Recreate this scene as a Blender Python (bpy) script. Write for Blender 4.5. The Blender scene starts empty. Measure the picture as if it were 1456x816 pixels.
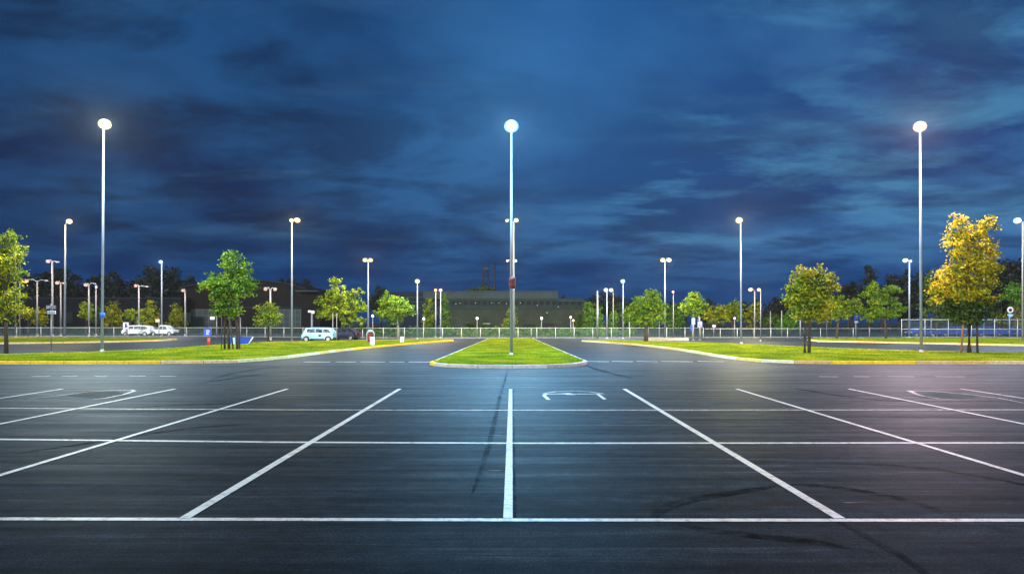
import bpy, bmesh, math, random
import numpy as np
from mathutils import Vector, Matrix, Euler

random.seed(7)
RNG = np.random.default_rng(11)
R = math.radians
scene = bpy.context.scene
COL = scene.collection
H, F, CX, CY = 2.2, 970.67, 728.0, 457.0      # eye height, focal length in photo pixels, principal column, horizon row


HAZE = 0.00011


def G(px, py):                                 # ground point seen at that photo pixel
    d = F * H / (py - CY)
    return ((px - CX) * d / F, d)


def XD(px, D):
    return (px - CX) * D / F


def ZD(py, D):
    return H + (CY - py) * D / F


# ------------------------------------------------------------------ object helpers
def tag(o, label=None, cat=None, group=None, kind=None):
    if label: o['label'] = label
    if cat: o['category'] = cat
    if group: o['group'] = group
    if kind: o['kind'] = kind
    return o


def thing(name, label, cat, loc=(0, 0, 0), rz=0.0, group=None):
    o = bpy.data.objects.new(name, None)
    o.empty_display_size = 0.3
    COL.objects.link(o)
    o.location = loc
    o.rotation_euler = (0, 0, rz)
    return tag(o, label, cat, group)


def link(name, me, parent=None):
    o = bpy.data.objects.new(name, me)
    COL.objects.link(o)
    if parent: o.parent = parent
    return o


def copy_tree(o, parent=None):
    c = o.copy()
    COL.objects.link(c)
    if parent: c.parent = parent
    for ch in list(o.children):
        copy_tree(ch, c)
    return c


class MB:
    """collects simple shapes into ONE mesh"""

    def __init__(s):
        s.v, s.f, s.m, s.sm = [], [], [], []

    def add(s, vs, fs, m=0, smooth=False):
        b = len(s.v)
        s.v += [tuple(p) for p in vs]
        for f in fs:
            s.f.append(tuple(i + b for i in f)); s.m.append(m); s.sm.append(smooth)
        return s

    def box(s, c, d, rot=None, m=0):
        x, y, z = d[0] / 2, d[1] / 2, d[2] / 2
        vs = [Vector((a, b, e)) for e in (-z, z) for b in (-y, y) for a in (-x, x)]
        if rot is not None:
            M = Euler(rot).to_matrix()
            vs = [M @ p for p in vs]
        vs = [p + Vector(c) for p in vs]
        return s.add(vs, [(0, 2, 3, 1), (4, 5, 7, 6), (0, 1, 5, 4), (2, 6, 7, 3), (0, 4, 6, 2), (1, 3, 7, 5)], m)

    def bbox(s, c, d, bev, m=0):
        """bevelled box"""
        bm = bmesh.new()
        bmesh.ops.create_cube(bm, size=1.0)
        bmesh.ops.scale(bm, vec=d, verts=bm.verts)
        bmesh.ops.bevel(bm, geom=list(bm.edges), offset=bev, segments=2, affect='EDGES', profile=0.5)
        bmesh.ops.translate(bm, vec=c, verts=bm.verts)
        bm.verts.index_update()
        s.add([v.co[:] for v in bm.verts], [[v.index for v in f.verts] for f in bm.faces], m)
        bm.free()
        return s

    def tube(s, pts, rad, n=10, m=0, caps=True):
        pts = [Vector(p) for p in pts]
        if not hasattr(rad, '__len__'): rad = [rad] * len(pts)
        vs, fs = [], []
        for i, p in enumerate(pts):
            a = pts[max(i - 1, 0)]; b = pts[min(i + 1, len(pts) - 1)]
            t = (b - a).normalized()
            u = t.cross(Vector((0, 0, 1)))
            if u.length < 1e-3: u = Vector((1, 0, 0))
            u.normalize()
            w = t.cross(u)
            for k in range(n):
                an = 2 * math.pi * k / n
                vs.append(p + (u * math.cos(an) + w * math.sin(an)) * rad[i])
        for i in range(len(pts) - 1):
            for k in range(n):
                a = i * n + k; b = i * n + (k + 1) % n
                fs.append((a, b, b + n, a + n))
        if caps:
            fs.append(tuple(range(n - 1, -1, -1)))
            fs.append(tuple(range((len(pts) - 1) * n, len(pts) * n)))
        return s.add(vs, fs, m, True)

    def lathe(s, c, prof, n=16, m=0, ax=(1, 1)):
        vs, fs = [], []
        c = Vector(c)
        for r, z in prof:
            for k in range(n):
                an = 2 * math.pi * k / n
                vs.append(c + Vector((r * ax[0] * math.cos(an), r * ax[1] * math.sin(an), z)))
        for i in range(len(prof) - 1):
            for k in range(n):
                a = i * n + k; b = i * n + (k + 1) % n
                fs.append((a, b, b + n, a + n))
        fs.append(tuple(range(n - 1, -1, -1)))
        fs.append(tuple(range((len(prof) - 1) * n, len(prof) * n)))
        return s.add(vs, fs, m, True)

    def prism(s, prof, y0, y1, m=0, ins=0.0):
        """profile in xz extruded along y"""
        n = len(prof)
        vs = [(x, y0, z) for x, z in prof] + [(x, y1, z) for x, z in prof]
        fs = [tuple(range(n)), tuple(range(2 * n - 1, n - 1, -1))]
        for k in range(n):
            fs.append((k, k + n, (k + 1) % n + n, (k + 1) % n))
        return s.add(vs, fs, m)

    def build(s, name, mats, parent=None, fix=True):
        me = bpy.data.meshes.new(name)
        me.from_pydata(s.v, [], s.f)
        if not isinstance(mats, (list, tuple)): mats = [mats]
        for mm in mats: me.materials.append(mm)
        for p, mi, sm in zip(me.polygons, s.m, s.sm):
            p.material_index = mi; p.use_smooth = sm
        if fix:
            bm = bmesh.new(); bm.from_mesh(me)
            bmesh.ops.recalc_face_normals(bm, faces=bm.faces)
            bm.to_mesh(me); bm.free()
        me.update()
        return link(name, me, parent)


# ------------------------------------------------------------------ materials
MATS = {}


def nodes(name):
    m = bpy.data.materials.new(name)
    m.use_nodes = True
    nt = m.node_tree
    nt.nodes.clear()
    out = nt.nodes.new('ShaderNodeOutputMaterial')
    return m, nt, out


def N(nt, t, **kw):
    n = nt.nodes.new(t)
    for k, v in kw.items():
        if k.startswith('i_'):
            key = k[2:]
            n.inputs[int(key) if key.isdigit() else key].default_value = v
        else:
            setattr(n, k, v)
    return n


def mapping(nt, scale=(1, 1, 1), coord='Object', rot=(0, 0, 0)):
    tc = N(nt, 'ShaderNodeTexCoord')
    mp = N(nt, 'ShaderNodeMapping')
    mp.inputs['Scale'].default_value = scale
    mp.inputs['Rotation'].default_value = rot
    nt.links.new(tc.outputs[coord], mp.inputs['Vector'])
    return mp.outputs['Vector']


def noise(nt, vec, scale, detail=4, rough=0.55, dist=0.0):
    n = N(nt, 'ShaderNodeTexNoise')
    n.inputs['Scale'].default_value = scale
    n.inputs['Detail'].default_value = detail
    n.inputs['Roughness'].default_value = rough
    n.inputs['Distortion'].default_value = dist
    if vec is not None: nt.links.new(vec, n.inputs['Vector'])
    return n.outputs['Fac']


def ramp(nt, fac, stops):
    r = N(nt, 'ShaderNodeValToRGB')
    el = r.color_ramp.elements
    while len(el) > 1: el.remove(el[-1])
    el[0].position = stops[0][0]; el[0].color = (*stops[0][1], 1)
    for p, c in stops[1:]:
        e = el.new(p); e.color = (*c, 1)
    nt.links.new(fac, r.inputs['Fac'])
    return r.outputs['Color']


def vramp(nt, fac, a, b, va=0.0, vb=1.0):
    r = N(nt, 'ShaderNodeMapRange')
    r.inputs['From Min'].default_value = a; r.inputs['From Max'].default_value = b
    r.inputs['To Min'].default_value = va; r.inputs['To Max'].default_value = vb
    nt.links.new(fac, r.inputs['Value'])
    return r.outputs['Result']


def mixc(nt, fac, a, b, mode='MIX'):
    m = N(nt, 'ShaderNodeMix', data_type='RGBA', blend_type=mode)
    for s, val in ((m.inputs[0], fac), (m.inputs[6], a), (m.inputs[7], b)):
        if isinstance(val, (int, float)): s.default_value = val
        elif isinstance(val, tuple): s.default_value = (*val, 1)
        else: nt.links.new(val, s)
    return m.outputs[2]


def math_(nt, op, a, b=None, c=None):
    m = N(nt, 'ShaderNodeMath', operation=op)
    for i, val in enumerate((a, b, c)):
        if val is None: continue
        if isinstance(val, (int, float)): m.inputs[i].default_value = val
        else: nt.links.new(val, m.inputs[i])
    return m.outputs[0]


def bump(nt, h, strength, dist=0.02):
    b = N(nt, 'ShaderNodeBump')
    b.inputs['Strength'].default_value = strength
    b.inputs['Distance'].default_value = dist
    nt.links.new(h, b.inputs['Height'])
    return b.outputs['Normal']


def surf(name, col, rough=0.6, metal=0.0, var=0.25, scale=6.0, bmp=0.0, spec=0.5, coat=0.0):
    """painted / metal / concrete surface with uneven wear"""
    if name in MATS: return MATS[name]
    m, nt, out = nodes(name)
    b = N(nt, 'ShaderNodeBsdfPrincipled')
    v = mapping(nt)
    n1 = noise(nt, v, scale, 6, 0.65)
    dark = tuple(c * (1 - var) for c in col)
    lite = tuple(min(1, c * (1 + var * 0.5)) for c in col)
    c = ramp(nt, n1, [(0.3, dark), (0.65, lite)])
    nt.links.new(c, b.inputs['Base Color'])
    nt.links.new(vramp(nt, n1, 0.3, 0.7, rough - 0.08, min(1, rough + 0.12)), b.inputs['Roughness'])
    b.inputs['Metallic'].default_value = metal
    b.inputs['Specular IOR Level'].default_value = spec
    b.inputs['Coat Weight'].default_value = coat
    if bmp:
        nt.links.new(bump(nt, noise(nt, v, scale * 8, 3), bmp), b.inputs['Normal'])
    nt.links.new(b.outputs[0], out.inputs[0])
    MATS[name] = m
    return m


def emit(name, col, strength):
    if name in MATS: return MATS[name]
    m, nt, out = nodes(name)
    e = N(nt, 'ShaderNodeEmission')
    e.inputs['Color'].default_value = (*col, 1)
    e.inputs['Strength'].default_value = strength
    nt.links.new(e.outputs[0], out.inputs[0])
    MATS[name] = m
    return m


def asphalt():
    m, nt, out = nodes('asphalt')
    vo = mapping(nt)
    big = noise(nt, vo, 0.11, 5, 0.62, 0.8)
    streak = noise(nt, mapping(nt, (0.20, 1.5, 1.0)), 1.0, 8, 0.70, 0.6)
    streak2 = noise(nt, mapping(nt, (0.13, 3.2, 1.0), rot=(0, 0, R(1.2))), 1.0, 8, 0.78, 0.5)
    sweep = noise(nt, mapping(nt, (0.25, 1.1, 1.0), rot=(0, 0, R(14))), 0.8, 6, 0.66, 1.2)
    fine = noise(nt, vo, 38.0, 5, 0.75)
    grit = noise(nt, vo, 130.0, 2, 0.6)
    c = ramp(nt, big, [(0.28, (0.012, 0.0155, 0.020)), (0.5, (0.021, 0.027, 0.034)), (0.75, (0.040, 0.049, 0.058))])
    c = mixc(nt, 0.55, c, ramp(nt, streak, [(0.34, (0.004, 0.0055, 0.0075)), (0.50, (0.020, 0.026, 0.033)), (0.70, (0.085, 0.098, 0.110))]))
    c = mixc(nt, 0.40, c, ramp(nt, streak2, [(0.38, (0.004, 0.0055, 0.0075)), (0.56, (0.024, 0.031, 0.039)), (0.68, (0.13, 0.145, 0.16))]))
    c = mixc(nt, 0.8, c, ramp(nt, sweep, [(0.30, (0.42, 0.42, 0.44)), (0.5, (1, 1, 1)), (0.7, (1.45, 1.45, 1.4))]), 'MULTIPLY')
    c = mixc(nt, 0.85, c, ramp(nt, fine, [(0.36, (0.16, 0.16, 0.16)), (0.55, (1, 1, 1)), (0.72, (2.7, 2.7, 2.7))]), 'MULTIPLY')
    mott = noise(nt, vo, 3.2, 6, 0.7, 0.4)
    c = mixc(nt, 0.6, c, ramp(nt, mott, [(0.34, (0.40, 0.40, 0.42)), (0.5, (1, 1, 1)), (0.66, (1.6, 1.6, 1.55))]), 'MULTIPLY')
    c = mixc(nt, 0.5, c, ramp(nt, grit, [(0.35, (0.45, 0.45, 0.45)), (0.6, (1.1, 1.1, 1.1)), (0.75, (2.0, 2.0, 2.0))]), 'MULTIPLY')
    c = mixc(nt, 1.0, c, (0.84, 1.0, 1.16), 'MULTIPLY')
    # hairline cracks and small pale scuffs
    vr = N(nt, 'ShaderNodeTexVoronoi', feature='DISTANCE_TO_EDGE')
    vr.inputs['Scale'].default_value = 0.33
    wv = N(nt, 'ShaderNodeVectorMath', operation='ADD')
    nz = N(nt, 'ShaderNodeTexNoise'); nz.inputs['Scale'].default_value = 1.3; nz.inputs['Detail'].default_value = 6
    nt.links.new(vo, nz.inputs['Vector'])
    nt.links.new(vo, wv.inputs[0]); nt.links.new(nz.outputs['Color'], wv.inputs[1])
    nt.links.new(wv.outputs[0], vr.inputs['Vector'])
    crack = math_(nt, 'MULTIPLY', vramp(nt, vr.outputs['Distance'], 0.006, 0.0), vramp(nt, big, .45, .62))
    c = mixc(nt, math_(nt, 'MULTIPLY', crack, .7), c, (0.004, 0.005, 0.006))
    scuff = noise(nt, mapping(nt, (0.9, 5.0, 1.0), rot=(0, 0, R(-6))), 1.3, 2, 0.5, 0.0)
    c = mixc(nt, vramp(nt, scuff, 0.745, 0.79), c, (0.20, 0.21, 0.22))
    hh = math_(nt, 'ADD', fine, math_(nt, 'MULTIPLY', streak2, 0.8))
    nrm = bump(nt, hh, 0.45, 0.012)
    d = N(nt, 'ShaderNodeBsdfDiffuse')
    nt.links.new(c, d.inputs['Color']); d.inputs['Roughness'].default_value = 0.6
    nt.links.new(nrm, d.inputs['Normal'])
    g = N(nt, 'ShaderNodeBsdfGlossy')
    g.inputs['Color'].default_value = (0.8, 0.9, 1.0, 1)
    nt.links.new(vramp(nt, streak, 0.3, 0.75, 0.42, 0.62), g.inputs['Roughness'])
    nt.links.new(nrm, g.inputs['Normal'])
    lw = N(nt, 'ShaderNodeLayerWeight')
    lw.inputs['Blend'].default_value = 0.5
    fz = math_(nt, 'MULTIPLY', math_(nt, 'POWER', lw.outputs['Facing'], 9.0), vramp(nt, streak2, .35, .65, .07, .17))
    fz = math_(nt, 'ADD', fz, 0.006)
    mx = N(nt, 'ShaderNodeMixShader')
    nt.links.new(fz, mx.inputs[0]); nt.links.new(d.outputs[0], mx.inputs[1]); nt.links.new(g.outputs[0], mx.inputs[2])
    nt.links.new(mx.outputs[0], out.inputs[0])
    return m


def paint(name, col, wear=0.5):
    m, nt, out = nodes(name)
    b = N(nt, 'ShaderNodeBsdfPrincipled')
    v = mapping(nt)
    w = noise(nt, v, 7.0, 8, 0.75)
    w2 = noise(nt, v, 0.7, 3, 0.6)
    f = vramp(nt, math_(nt, 'ADD', math_(nt, 'MULTIPLY', w, 0.7), math_(nt, 'MULTIPLY', w2, 0.3)), wear - 0.14, wear + 0.02)
    c = mixc(nt, f, (0.06, 0.065, 0.07), ramp(nt, w, [(0.3, tuple(x * 0.75 for x in col)), (0.7, col)]))
    nt.links.new(c, b.inputs['Base Color'])
    b.inputs['Roughness'].default_value = 0.55
    nt.links.new(bump(nt, noise(nt, v, 50, 3), 0.3, 0.008), b.inputs['Normal'])
    nt.links.new(b.outputs[0], out.inputs[0])
    return m


def dark_film_mat():
    """thin broken dark film for tyre rubber and the painted pole shadow: most of the asphalt shows through"""
    m, nt, out = nodes('rubber_film')
    d = N(nt, 'ShaderNodeBsdfDiffuse'); d.inputs['Color'].default_value = (0.004, 0.0045, 0.005, 1)
    t = N(nt, 'ShaderNodeBsdfTransparent')
    n1 = noise(nt, mapping(nt), 5.0, 6, .7); n2 = noise(nt, mapping(nt), .8, 3, .5)
    f = math_(nt, 'MULTIPLY', vramp(nt, n1, .38, .66, .05, .75), vramp(nt, n2, .35, .65, .35, .95))
    mx = N(nt, 'ShaderNodeMixShader')
    nt.links.new(f, mx.inputs[0]); nt.links.new(t.outputs[0], mx.inputs[1]); nt.links.new(d.outputs[0], mx.inputs[2])
    nt.links.new(mx.outputs[0], out.inputs[0])
    return m


def lawn_mat():
    m, nt, out = nodes('lawn_turf')
    b = N(nt, 'ShaderNodeBsdfPrincipled')
    v = mapping(nt)
    n1 = noise(nt, v, 0.35, 5, 0.6)
    n2 = noise(nt, v, 9.0, 5, 0.7)
    c = ramp(nt, n1, [(0.28, (0.062, 0.140, 0.002)), (0.5, (0.20, 0.26, 0.003)), (0.70, (0.37, 0.32, 0.005))])
    c = mixc(nt, 0.7, c, ramp(nt, n2, [(0.3, (0.45, 0.5, 0.4)), (0.7, (1.3, 1.3, 1.2))]), 'MULTIPLY')
    nt.links.new(c, b.inputs['Base Color'])
    b.inputs['Roughness'].default_value = 0.9
    b.inputs['Specular IOR Level'].default_value = 0.15
    nt.links.new(bump(nt, n2, 0.8, 0.06), b.inputs['Normal'])
    nt.links.new(b.outputs[0], out.inputs[0])
    return m


def leaf_mat(name, stops, trans=0.35, patch=None, nsc=0.9, wr=.55):
    """foliage: every leaf its own tone, plus slow variation through the crown"""
    m, nt, out = nodes(name)
    geo = N(nt, 'ShaderNodeNewGeometry')
    v = mapping(nt)
    n1 = noise(nt, v, nsc, 5 if nsc < .9 else 2, 0.55)
    f = math_(nt, 'ADD', math_(nt, 'MULTIPLY', geo.outputs['Random Per Island'], wr), math_(nt, 'MULTIPLY', vramp(nt, n1, 0.32, 0.68), 1 - wr))
    c = ramp(nt, f, stops)
    b = N(nt, 'ShaderNodeBsdfPrincipled')
    b.inputs['Roughness'].default_value = 0.55
    b.inputs['Specular IOR Level'].default_value = 0.25
    nt.links.new(c, b.inputs['Base Color'])
    t = N(nt, 'ShaderNodeBsdfTranslucent')
    nt.links.new(c, t.inputs['Color'])
    mx = N(nt, 'ShaderNodeMixShader')
    mx.inputs[0].default_value = trans
    nt.links.new(b.outputs[0], mx.inputs[1]); nt.links.new(t.outputs[0], mx.inputs[2])
    nt.links.new(mx.outputs[0], out.inputs[0])
    MATS[name] = m
    return m


def stone_mat(name, cols):
    m, nt, out = nodes(name)
    geo = N(nt, 'ShaderNodeNewGeometry')
    v = mapping(nt)
    n1 = noise(nt, v, 5.0, 6, 0.7)
    c = ramp(nt, geo.outputs['Random Per Island'], [(i / max(1, len(cols) - 1), q) for i, q in enumerate(cols)])
    c = mixc(nt, 0.8, c, ramp(nt, n1, [(0.3, (0.55, 0.52, 0.48)), (0.55, (1, 1, 1))]), 'MULTIPLY')
    b = N(nt, 'ShaderNodeBsdfPrincipled')
    b.inputs['Roughness'].default_value = 0.75
    nt.links.new(c, b.inputs['Base Color'])
    nt.links.new(bump(nt, n1, 0.4, 0.02), b.inputs['Normal'])
    nt.links.new(b.outputs[0], out.inputs[0])
    return m


def brick_mat(name, c1, c2, mortar, sc=1.0, bw=0.6, bh=0.2):
    m, nt, out = nodes(name)
    b = N(nt, 'ShaderNodeBsdfPrincipled')
    v = mapping(nt, (1, 1, 1), rot=(R(90), 0, 0))
    t = N(nt, 'ShaderNodeTexBrick')
    t.inputs['Scale'].default_value = sc
    t.inputs['Brick Width'].default_value = bw
    t.inputs['Row Height'].default_value = bh
    t.inputs['Mortar Size'].default_value = 0.012
    t.inputs['Color1'].default_value = (*c1, 1); t.inputs['Color2'].default_value = (*c2, 1)
    t.inputs['Mortar'].default_value = (*mortar, 1)
    nt.links.new(v, t.inputs['Vector'])
    n1 = noise(nt, mapping(nt), 0.3, 6, 0.65)
    c = mixc(nt, 0.7, t.outputs['Color'], ramp(nt, n1, [(0.3, (0.5, 0.5, 0.5)), (0.7, (1.25, 1.25, 1.25))]), 'MULTIPLY')
    nt.links.new(c, b.inputs['Base Color'])
    b.inputs['Roughness'].default_value = 0.85
    b.inputs['Specular IOR Level'].default_value = 0.1
    nt.links.new(b.outputs[0], out.inputs[0])
    MATS[name] = m
    return m


def glass_dark(name, col=(0.01, 0.012, 0.016), rough=0.08):
    if name in MATS: return MATS[name]
    m, nt, out = nodes(name)
    b = N(nt, 'ShaderNodeBsdfPrincipled')
    b.inputs['Base Color'].default_value = (*col, 1)
    n1 = noise(nt, mapping(nt), 3.0, 3)
    nt.links.new(vramp(nt, n1, 0.3, 0.7, rough, rough + 0.1), b.inputs['Roughness'])
    b.inputs['Specular IOR Level'].default_value = 0.7
    nt.links.new(b.outputs[0], out.inputs[0])
    MATS[name] = m
    return m


def wire_mat():
    """chain link: a diamond lattice of wires, open between them"""
    m, nt, out = nodes('chain_link_wire')
    tc = N(nt, 'ShaderNodeTexCoord')
    sx = N(nt, 'ShaderNodeSeparateXYZ')
    nt.links.new(tc.outputs['Object'], sx.inputs[0])
    p = 0.11
    u = math_(nt, 'DIVIDE', math_(nt, 'ADD', sx.outputs[0], sx.outputs[2]), p)
    w = math_(nt, 'DIVIDE', math_(nt, 'SUBTRACT', sx.outputs[0], sx.outputs[2]), p)
    fu = math_(nt, 'LESS_THAN', math_(nt, 'FRACT', u), 0.085)
    fw = math_(nt, 'LESS_THAN', math_(nt, 'FRACT', w), 0.085)
    a = math_(nt, 'MAXIMUM', fu, fw)
    b = N(nt, 'ShaderNodeBsdfPrincipled')
    b.inputs['Base Color'].default_value = (0.12, 0.20, 0.20, 1)
    b.inputs['Metallic'].default_value = 0.3; b.inputs['Roughness'].default_value = 0.5
    t = N(nt, 'ShaderNodeBsdfTransparent')
    mx = N(nt, 'ShaderNodeMixShader')
    nt.links.new(a, mx.inputs[0]); nt.links.new(t.outputs[0], mx.inputs[1]); nt.links.new(b.outputs[0], mx.inputs[2])
    nt.links.new(mx.outputs[0], out.inputs[0])
    return m


M_asphalt = asphalt()
M_white = paint('white_road_paint', (0.66, 0.69, 0.71), 0.49)
M_whiteworn = paint('worn_road_paint', (0.45, 0.47, 0.48), 0.54)
M_faded = surf('faded_pale_surface', (0.10, 0.112, 0.112), 0.9, var=.5, scale=2.0, spec=0.05)
M_dark_film = dark_film_mat()
M_lawn = lawn_mat()
M_grass = leaf_mat('grass_blades', [(0.0, (0.06, 0.145, 0.002)), (0.5, (0.21, 0.30, 0.004)), (0.85, (0.44, 0.42, 0.008)), (1.0, (0.46, 0.36, 0.03))], 0.4, None, 0.45, .30)
M_pole = surf('galvanised_pole', (0.21, 0.25, 0.32), 0.5, 0.2, var=0.15, scale=3)
M_dpole = surf('dull_pole', (0.22, 0.23, 0.26), 0.5, 0.3, var=0.2, scale=3)
M_house = surf('lamp_housing', (0.35, 0.36, 0.38), 0.5, 0.3, scale=4)
M_dark = surf('dark_metal', (0.03, 0.03, 0.035), 0.5, 0.2)
M_bark = surf('bark', (0.060, 0.042, 0.028), 0.9, var=0.5, scale=9, bmp=0.8)
M_barkl = surf('pale_bark', (0.30, 0.30, 0.27), 0.85, var=0.4, scale=9, bmp=0.6)
M_stake = surf('timber_stake', (0.30, 0.13, 0.05), 0.8, var=0.4, scale=8, bmp=0.4)
M_dstake = surf('dark_timber_stake', (0.045, 0.03, 0.022), 0.85, var=0.4, scale=8, bmp=0.4)
M_wpaint = surf('white_paint', (0.78, 0.79, 0.80), 0.45, var=0.12)
M_bpaint = surf('blue_paint', (0.02, 0.12, 0.55), 0.4, var=0.15)
M_rpaint = surf('red_paint', (0.55, 0.06, 0.02), 0.45, var=0.25)
M_maroon = surf('maroon_paint', (0.30, 0.025, 0.06), 0.45, var=0.25)
M_conc = surf('concrete', (0.50, 0.50, 0.47), 0.85, var=0.3, bmp=0.3)
M_wire = wire_mat()
M_rail = surf('fence_rail', (0.55, 0.58, 0.58), 0.45, 0.3)
M_soil = surf('dark_field', (0.018, 0.030, 0.012), 0.95, var=0.5, scale=0.2)

green_a = leaf_mat('leaves_fresh_green', [(0.0, (0.025, 0.085, 0.008)), (0.4, (0.085, 0.190, 0.008)), (0.75, (0.20, 0.30, 0.012)), (1.0, (0.40, 0.42, 0.02))])
green_b = leaf_mat('leaves_yellow_green', [(0.0, (0.035, 0.085, 0.006)), (0.4, (0.110, 0.200, 0.008)), (0.75, (0.25, 0.32, 0.014)), (1.0, (0.44, 0.44, 0.02))])
green_o = leaf_mat('leaves_turning_gold', [(0.0, (0.025, 0.060, 0.006)), (0.38, (0.105, 0.160, 0.008)), (0.65, (0.30, 0.33, 0.010)), (0.9, (0.55, 0.46, 0.014)), (1.0, (0.55, 0.28, 0.02))])
green_g = leaf_mat('leaves_gold', [(0.0, (0.03, 0.060, 0.006)), (0.3, (0.15, 0.18, 0.008)), (0.6, (0.48, 0.42, 0.010)), (0.9, (0.72, 0.50, 0.02)), (1.0, (0.62, 0.24, 0.03))])
green_d = leaf_mat('leaves_dull_green', [(0.0, (0.014, 0.040, 0.006)), (0.5, (0.040, 0.085, 0.010)), (1.0, (0.10, 0.12, 0.015))], 0.25)
green_k = leaf_mat('needles_black_green', [(0.0, (0.008, 0.012, 0.008)), (0.5, (0.014, 0.022, 0.014)), (1.0, (0.024, 0.034, 0.020))], 0.15)
green_v = leaf_mat('leaves_vivid_column', [(0.0, (0.02, 0.085, 0.004)), (0.5, (0.06, 0.17, 0.008)), (1.0, (0.15, 0.25, 0.015))], 0.3)

# ------------------------------------------------------------------ ground
def sheet(name, pts, z, mat, parent=None):
    me = bpy.data.meshes.new(name)
    bm = bmesh.new()
    vs = [bm.verts.new((x, y, z)) for x, y in pts]
    f = bm.faces.new(vs)
    if f.normal.z < 0: f.normal_flip()
    bm.normal_update()
    if bm.faces[:][0].normal.z < 0: bmesh.ops.reverse_faces(bm, faces=bm.faces[:])
    bm.to_mesh(me); bm.free()
    me.materials.append(mat)
    return link(name, me, parent)


g = sheet('ground', [(-700, -200), (700, -200), (700, 1000), (-700, 1000)], -0.02, M_soil)
tag(g, kind='structure')
lot = sheet('parking_lot', [(-170, -30), (170, -30), (170, 128), (-170, 128)], 0.0, M_asphalt)
tag(lot, kind='structure')


def strip(mb, pts, w, z, m=0, taper=None):
    """flat band along a ground polyline"""
    P = [Vector((x, y)) for x, y in pts]
    L, Rr = [], []
    for i, p in enumerate(P):
        a = P[max(i - 1, 0)]; b = P[min(i + 1, len(P) - 1)]
        t = (b - a).normalized()
        n = Vector((-t.y, t.x))
        ww = w if taper is None else w * taper[i]
        L.append(p + n * ww / 2); Rr.append(p - n * ww / 2)
    vs = [(q.x, q.y, z) for q in L] + [(q.x, q.y, z) for q in Rr]
    k = len(P)
    mb.add(vs, [(i, i + k, i + k + 1, i + 1) for i in range(k - 1)], m)
    return mb


def line(name, pix, w, z, mat, taper=None):
    mb = strip(MB(), [G(*p) for p in pix], w, z, 0, taper)
    o = mb.build(name, mat, lot)
    return o


PITCH = 3.66
for k in range(-4, 5):
    y0 = 7.62
    y1 = 22.25
    x = k * PITCH
    x0 = -0.045 if k == 0 else x
    if k == 0:
        o = strip(MB(), [(-0.045, y0), (-0.045, 22.2)], 0.105, 0.008).build('parking_line', M_white, lot)
    else:
        o = strip(MB(), [(x, y0), (x, y1)], 0.125 if abs(k) < 2 else 0.11, 0.008).build('parking_line', M_white, lot)
for pix, w in (([(-700, 735.5), (0, 737.5), (728, 739), (1456, 739.5), (2300, 739.5)], 0.11),
               ([(-500, 620), (0, 624.5), (400, 628.5), (728, 630), (1456, 629.5), (1900, 629.5)], 0.13),
               ([(-300, 579), (0, 580.2), (400, 582.5), (728, 583), (1456, 582.5), (1800, 582)], 0.12)):
    line('cross_line', pix, w, 0.004, M_white if pix[0][1] > 600 else M_whiteworn)
# dashed stop lines at the two lane mouths and faint dashes along the left kerb
for a, b in ((432, 470), (478, 506), (512, 548), (553, 575), (581, 612)):
    line('stop_line', [(a, 514.4), (b, 514.6)], 0.32, 0.004, M_whiteworn)
for a, b in ((833, 866), (870, 900), (905, 935), (940, 985), (992, 1030)):
    line('stop_line', [(a, 513.5), (b, 514.2)], 0.32, 0.004, M_whiteworn)
for a, b in ((45, 72), (88, 110), (135, 152), (184, 207), (227, 250)):
    line('lane_dash', [(a, 535), (b, 534.5 + random.random())], 0.17, 0.004, M_whiteworn)
for a, b in ((1165, 1192), (1214, 1236), (1262, 1300), (1330, 1372)):
    line('lane_dash', [(a, 535.3), (b, 535.5)], 0.15, 0.004, M_whiteworn)
# bracket shaped symbol in the stall right of the centre line
mb = MB()
strip(mb, [G(780, 568.5), G(773.5, 562.5), G(775.5, 560.6)], 0.11, 0.010)
strip(mb, [G(775.5, 560.6), G(806, 560.2)], 0.14, 0.012)
strip(mb, [G(804, 559.6), G(811, 561.2), G(816, 561.0)], 0.30, 0.014)
strip(mb, [G(816, 560.6), G(850, 560.4)], 0.13, 0.012)
strip(mb, [G(850, 560.4), G(860, 568.0)], 0.10, 0.010)
mb.build('painted_symbol', M_white, lot)
line('painted_arc', [(772, 559.4), (790, 556.6), (815, 555.6), (840, 557), (858, 560)], 0.10, 0.004, M_whiteworn)


def oval(cx, cy, rx, ry, name, mat, z):
    pts = []
    for k in range(40):
        a = 2 * math.pi * k / 40
        pts.append(G(cx + rx * math.cos(a) * (1 + 0.1 * math.sin(3 * a)), cy + ry * math.sin(a)))
    return sheet(name, pts, z, mat, lot)


oval(140, 560.5, 42, 5.2, 'faded_patch', M_faded, 0.003)
oval(1345, 562, 44, 5.0, 'faded_patch', M_faded, 0.003)
line('painted_arc', [(40, 567), (80, 563), (120, 557.5), (160, 555), (188, 554.5), (191, 556), (175, 561), (150, 566), (132, 568)], 0.09, 0.006, M_whiteworn, [.3, .6, .8, 1, 1.4, 1.4, 1, 1, .5])
line('painted_arc', [(1293, 555.5), (1302, 560), (1312, 563), (1335, 567), (1365, 568.5)], 0.10, 0.006, M_whiteworn, [1.6, 1.2, .8, .6, .3])
line('painted_arc', [(1296, 555.5), (1330, 556.5), (1370, 560), (1420, 566), (1456, 573)], 0.10, 0.006, M_whiteworn, [1, 1, .8, .6, .4])
# scratch and sealed seam beside the centre line
strip(MB(), [(.035, 7.7), (.04, 22.0)], .03, .005).build('seam', M_dark_film, lot)
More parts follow.
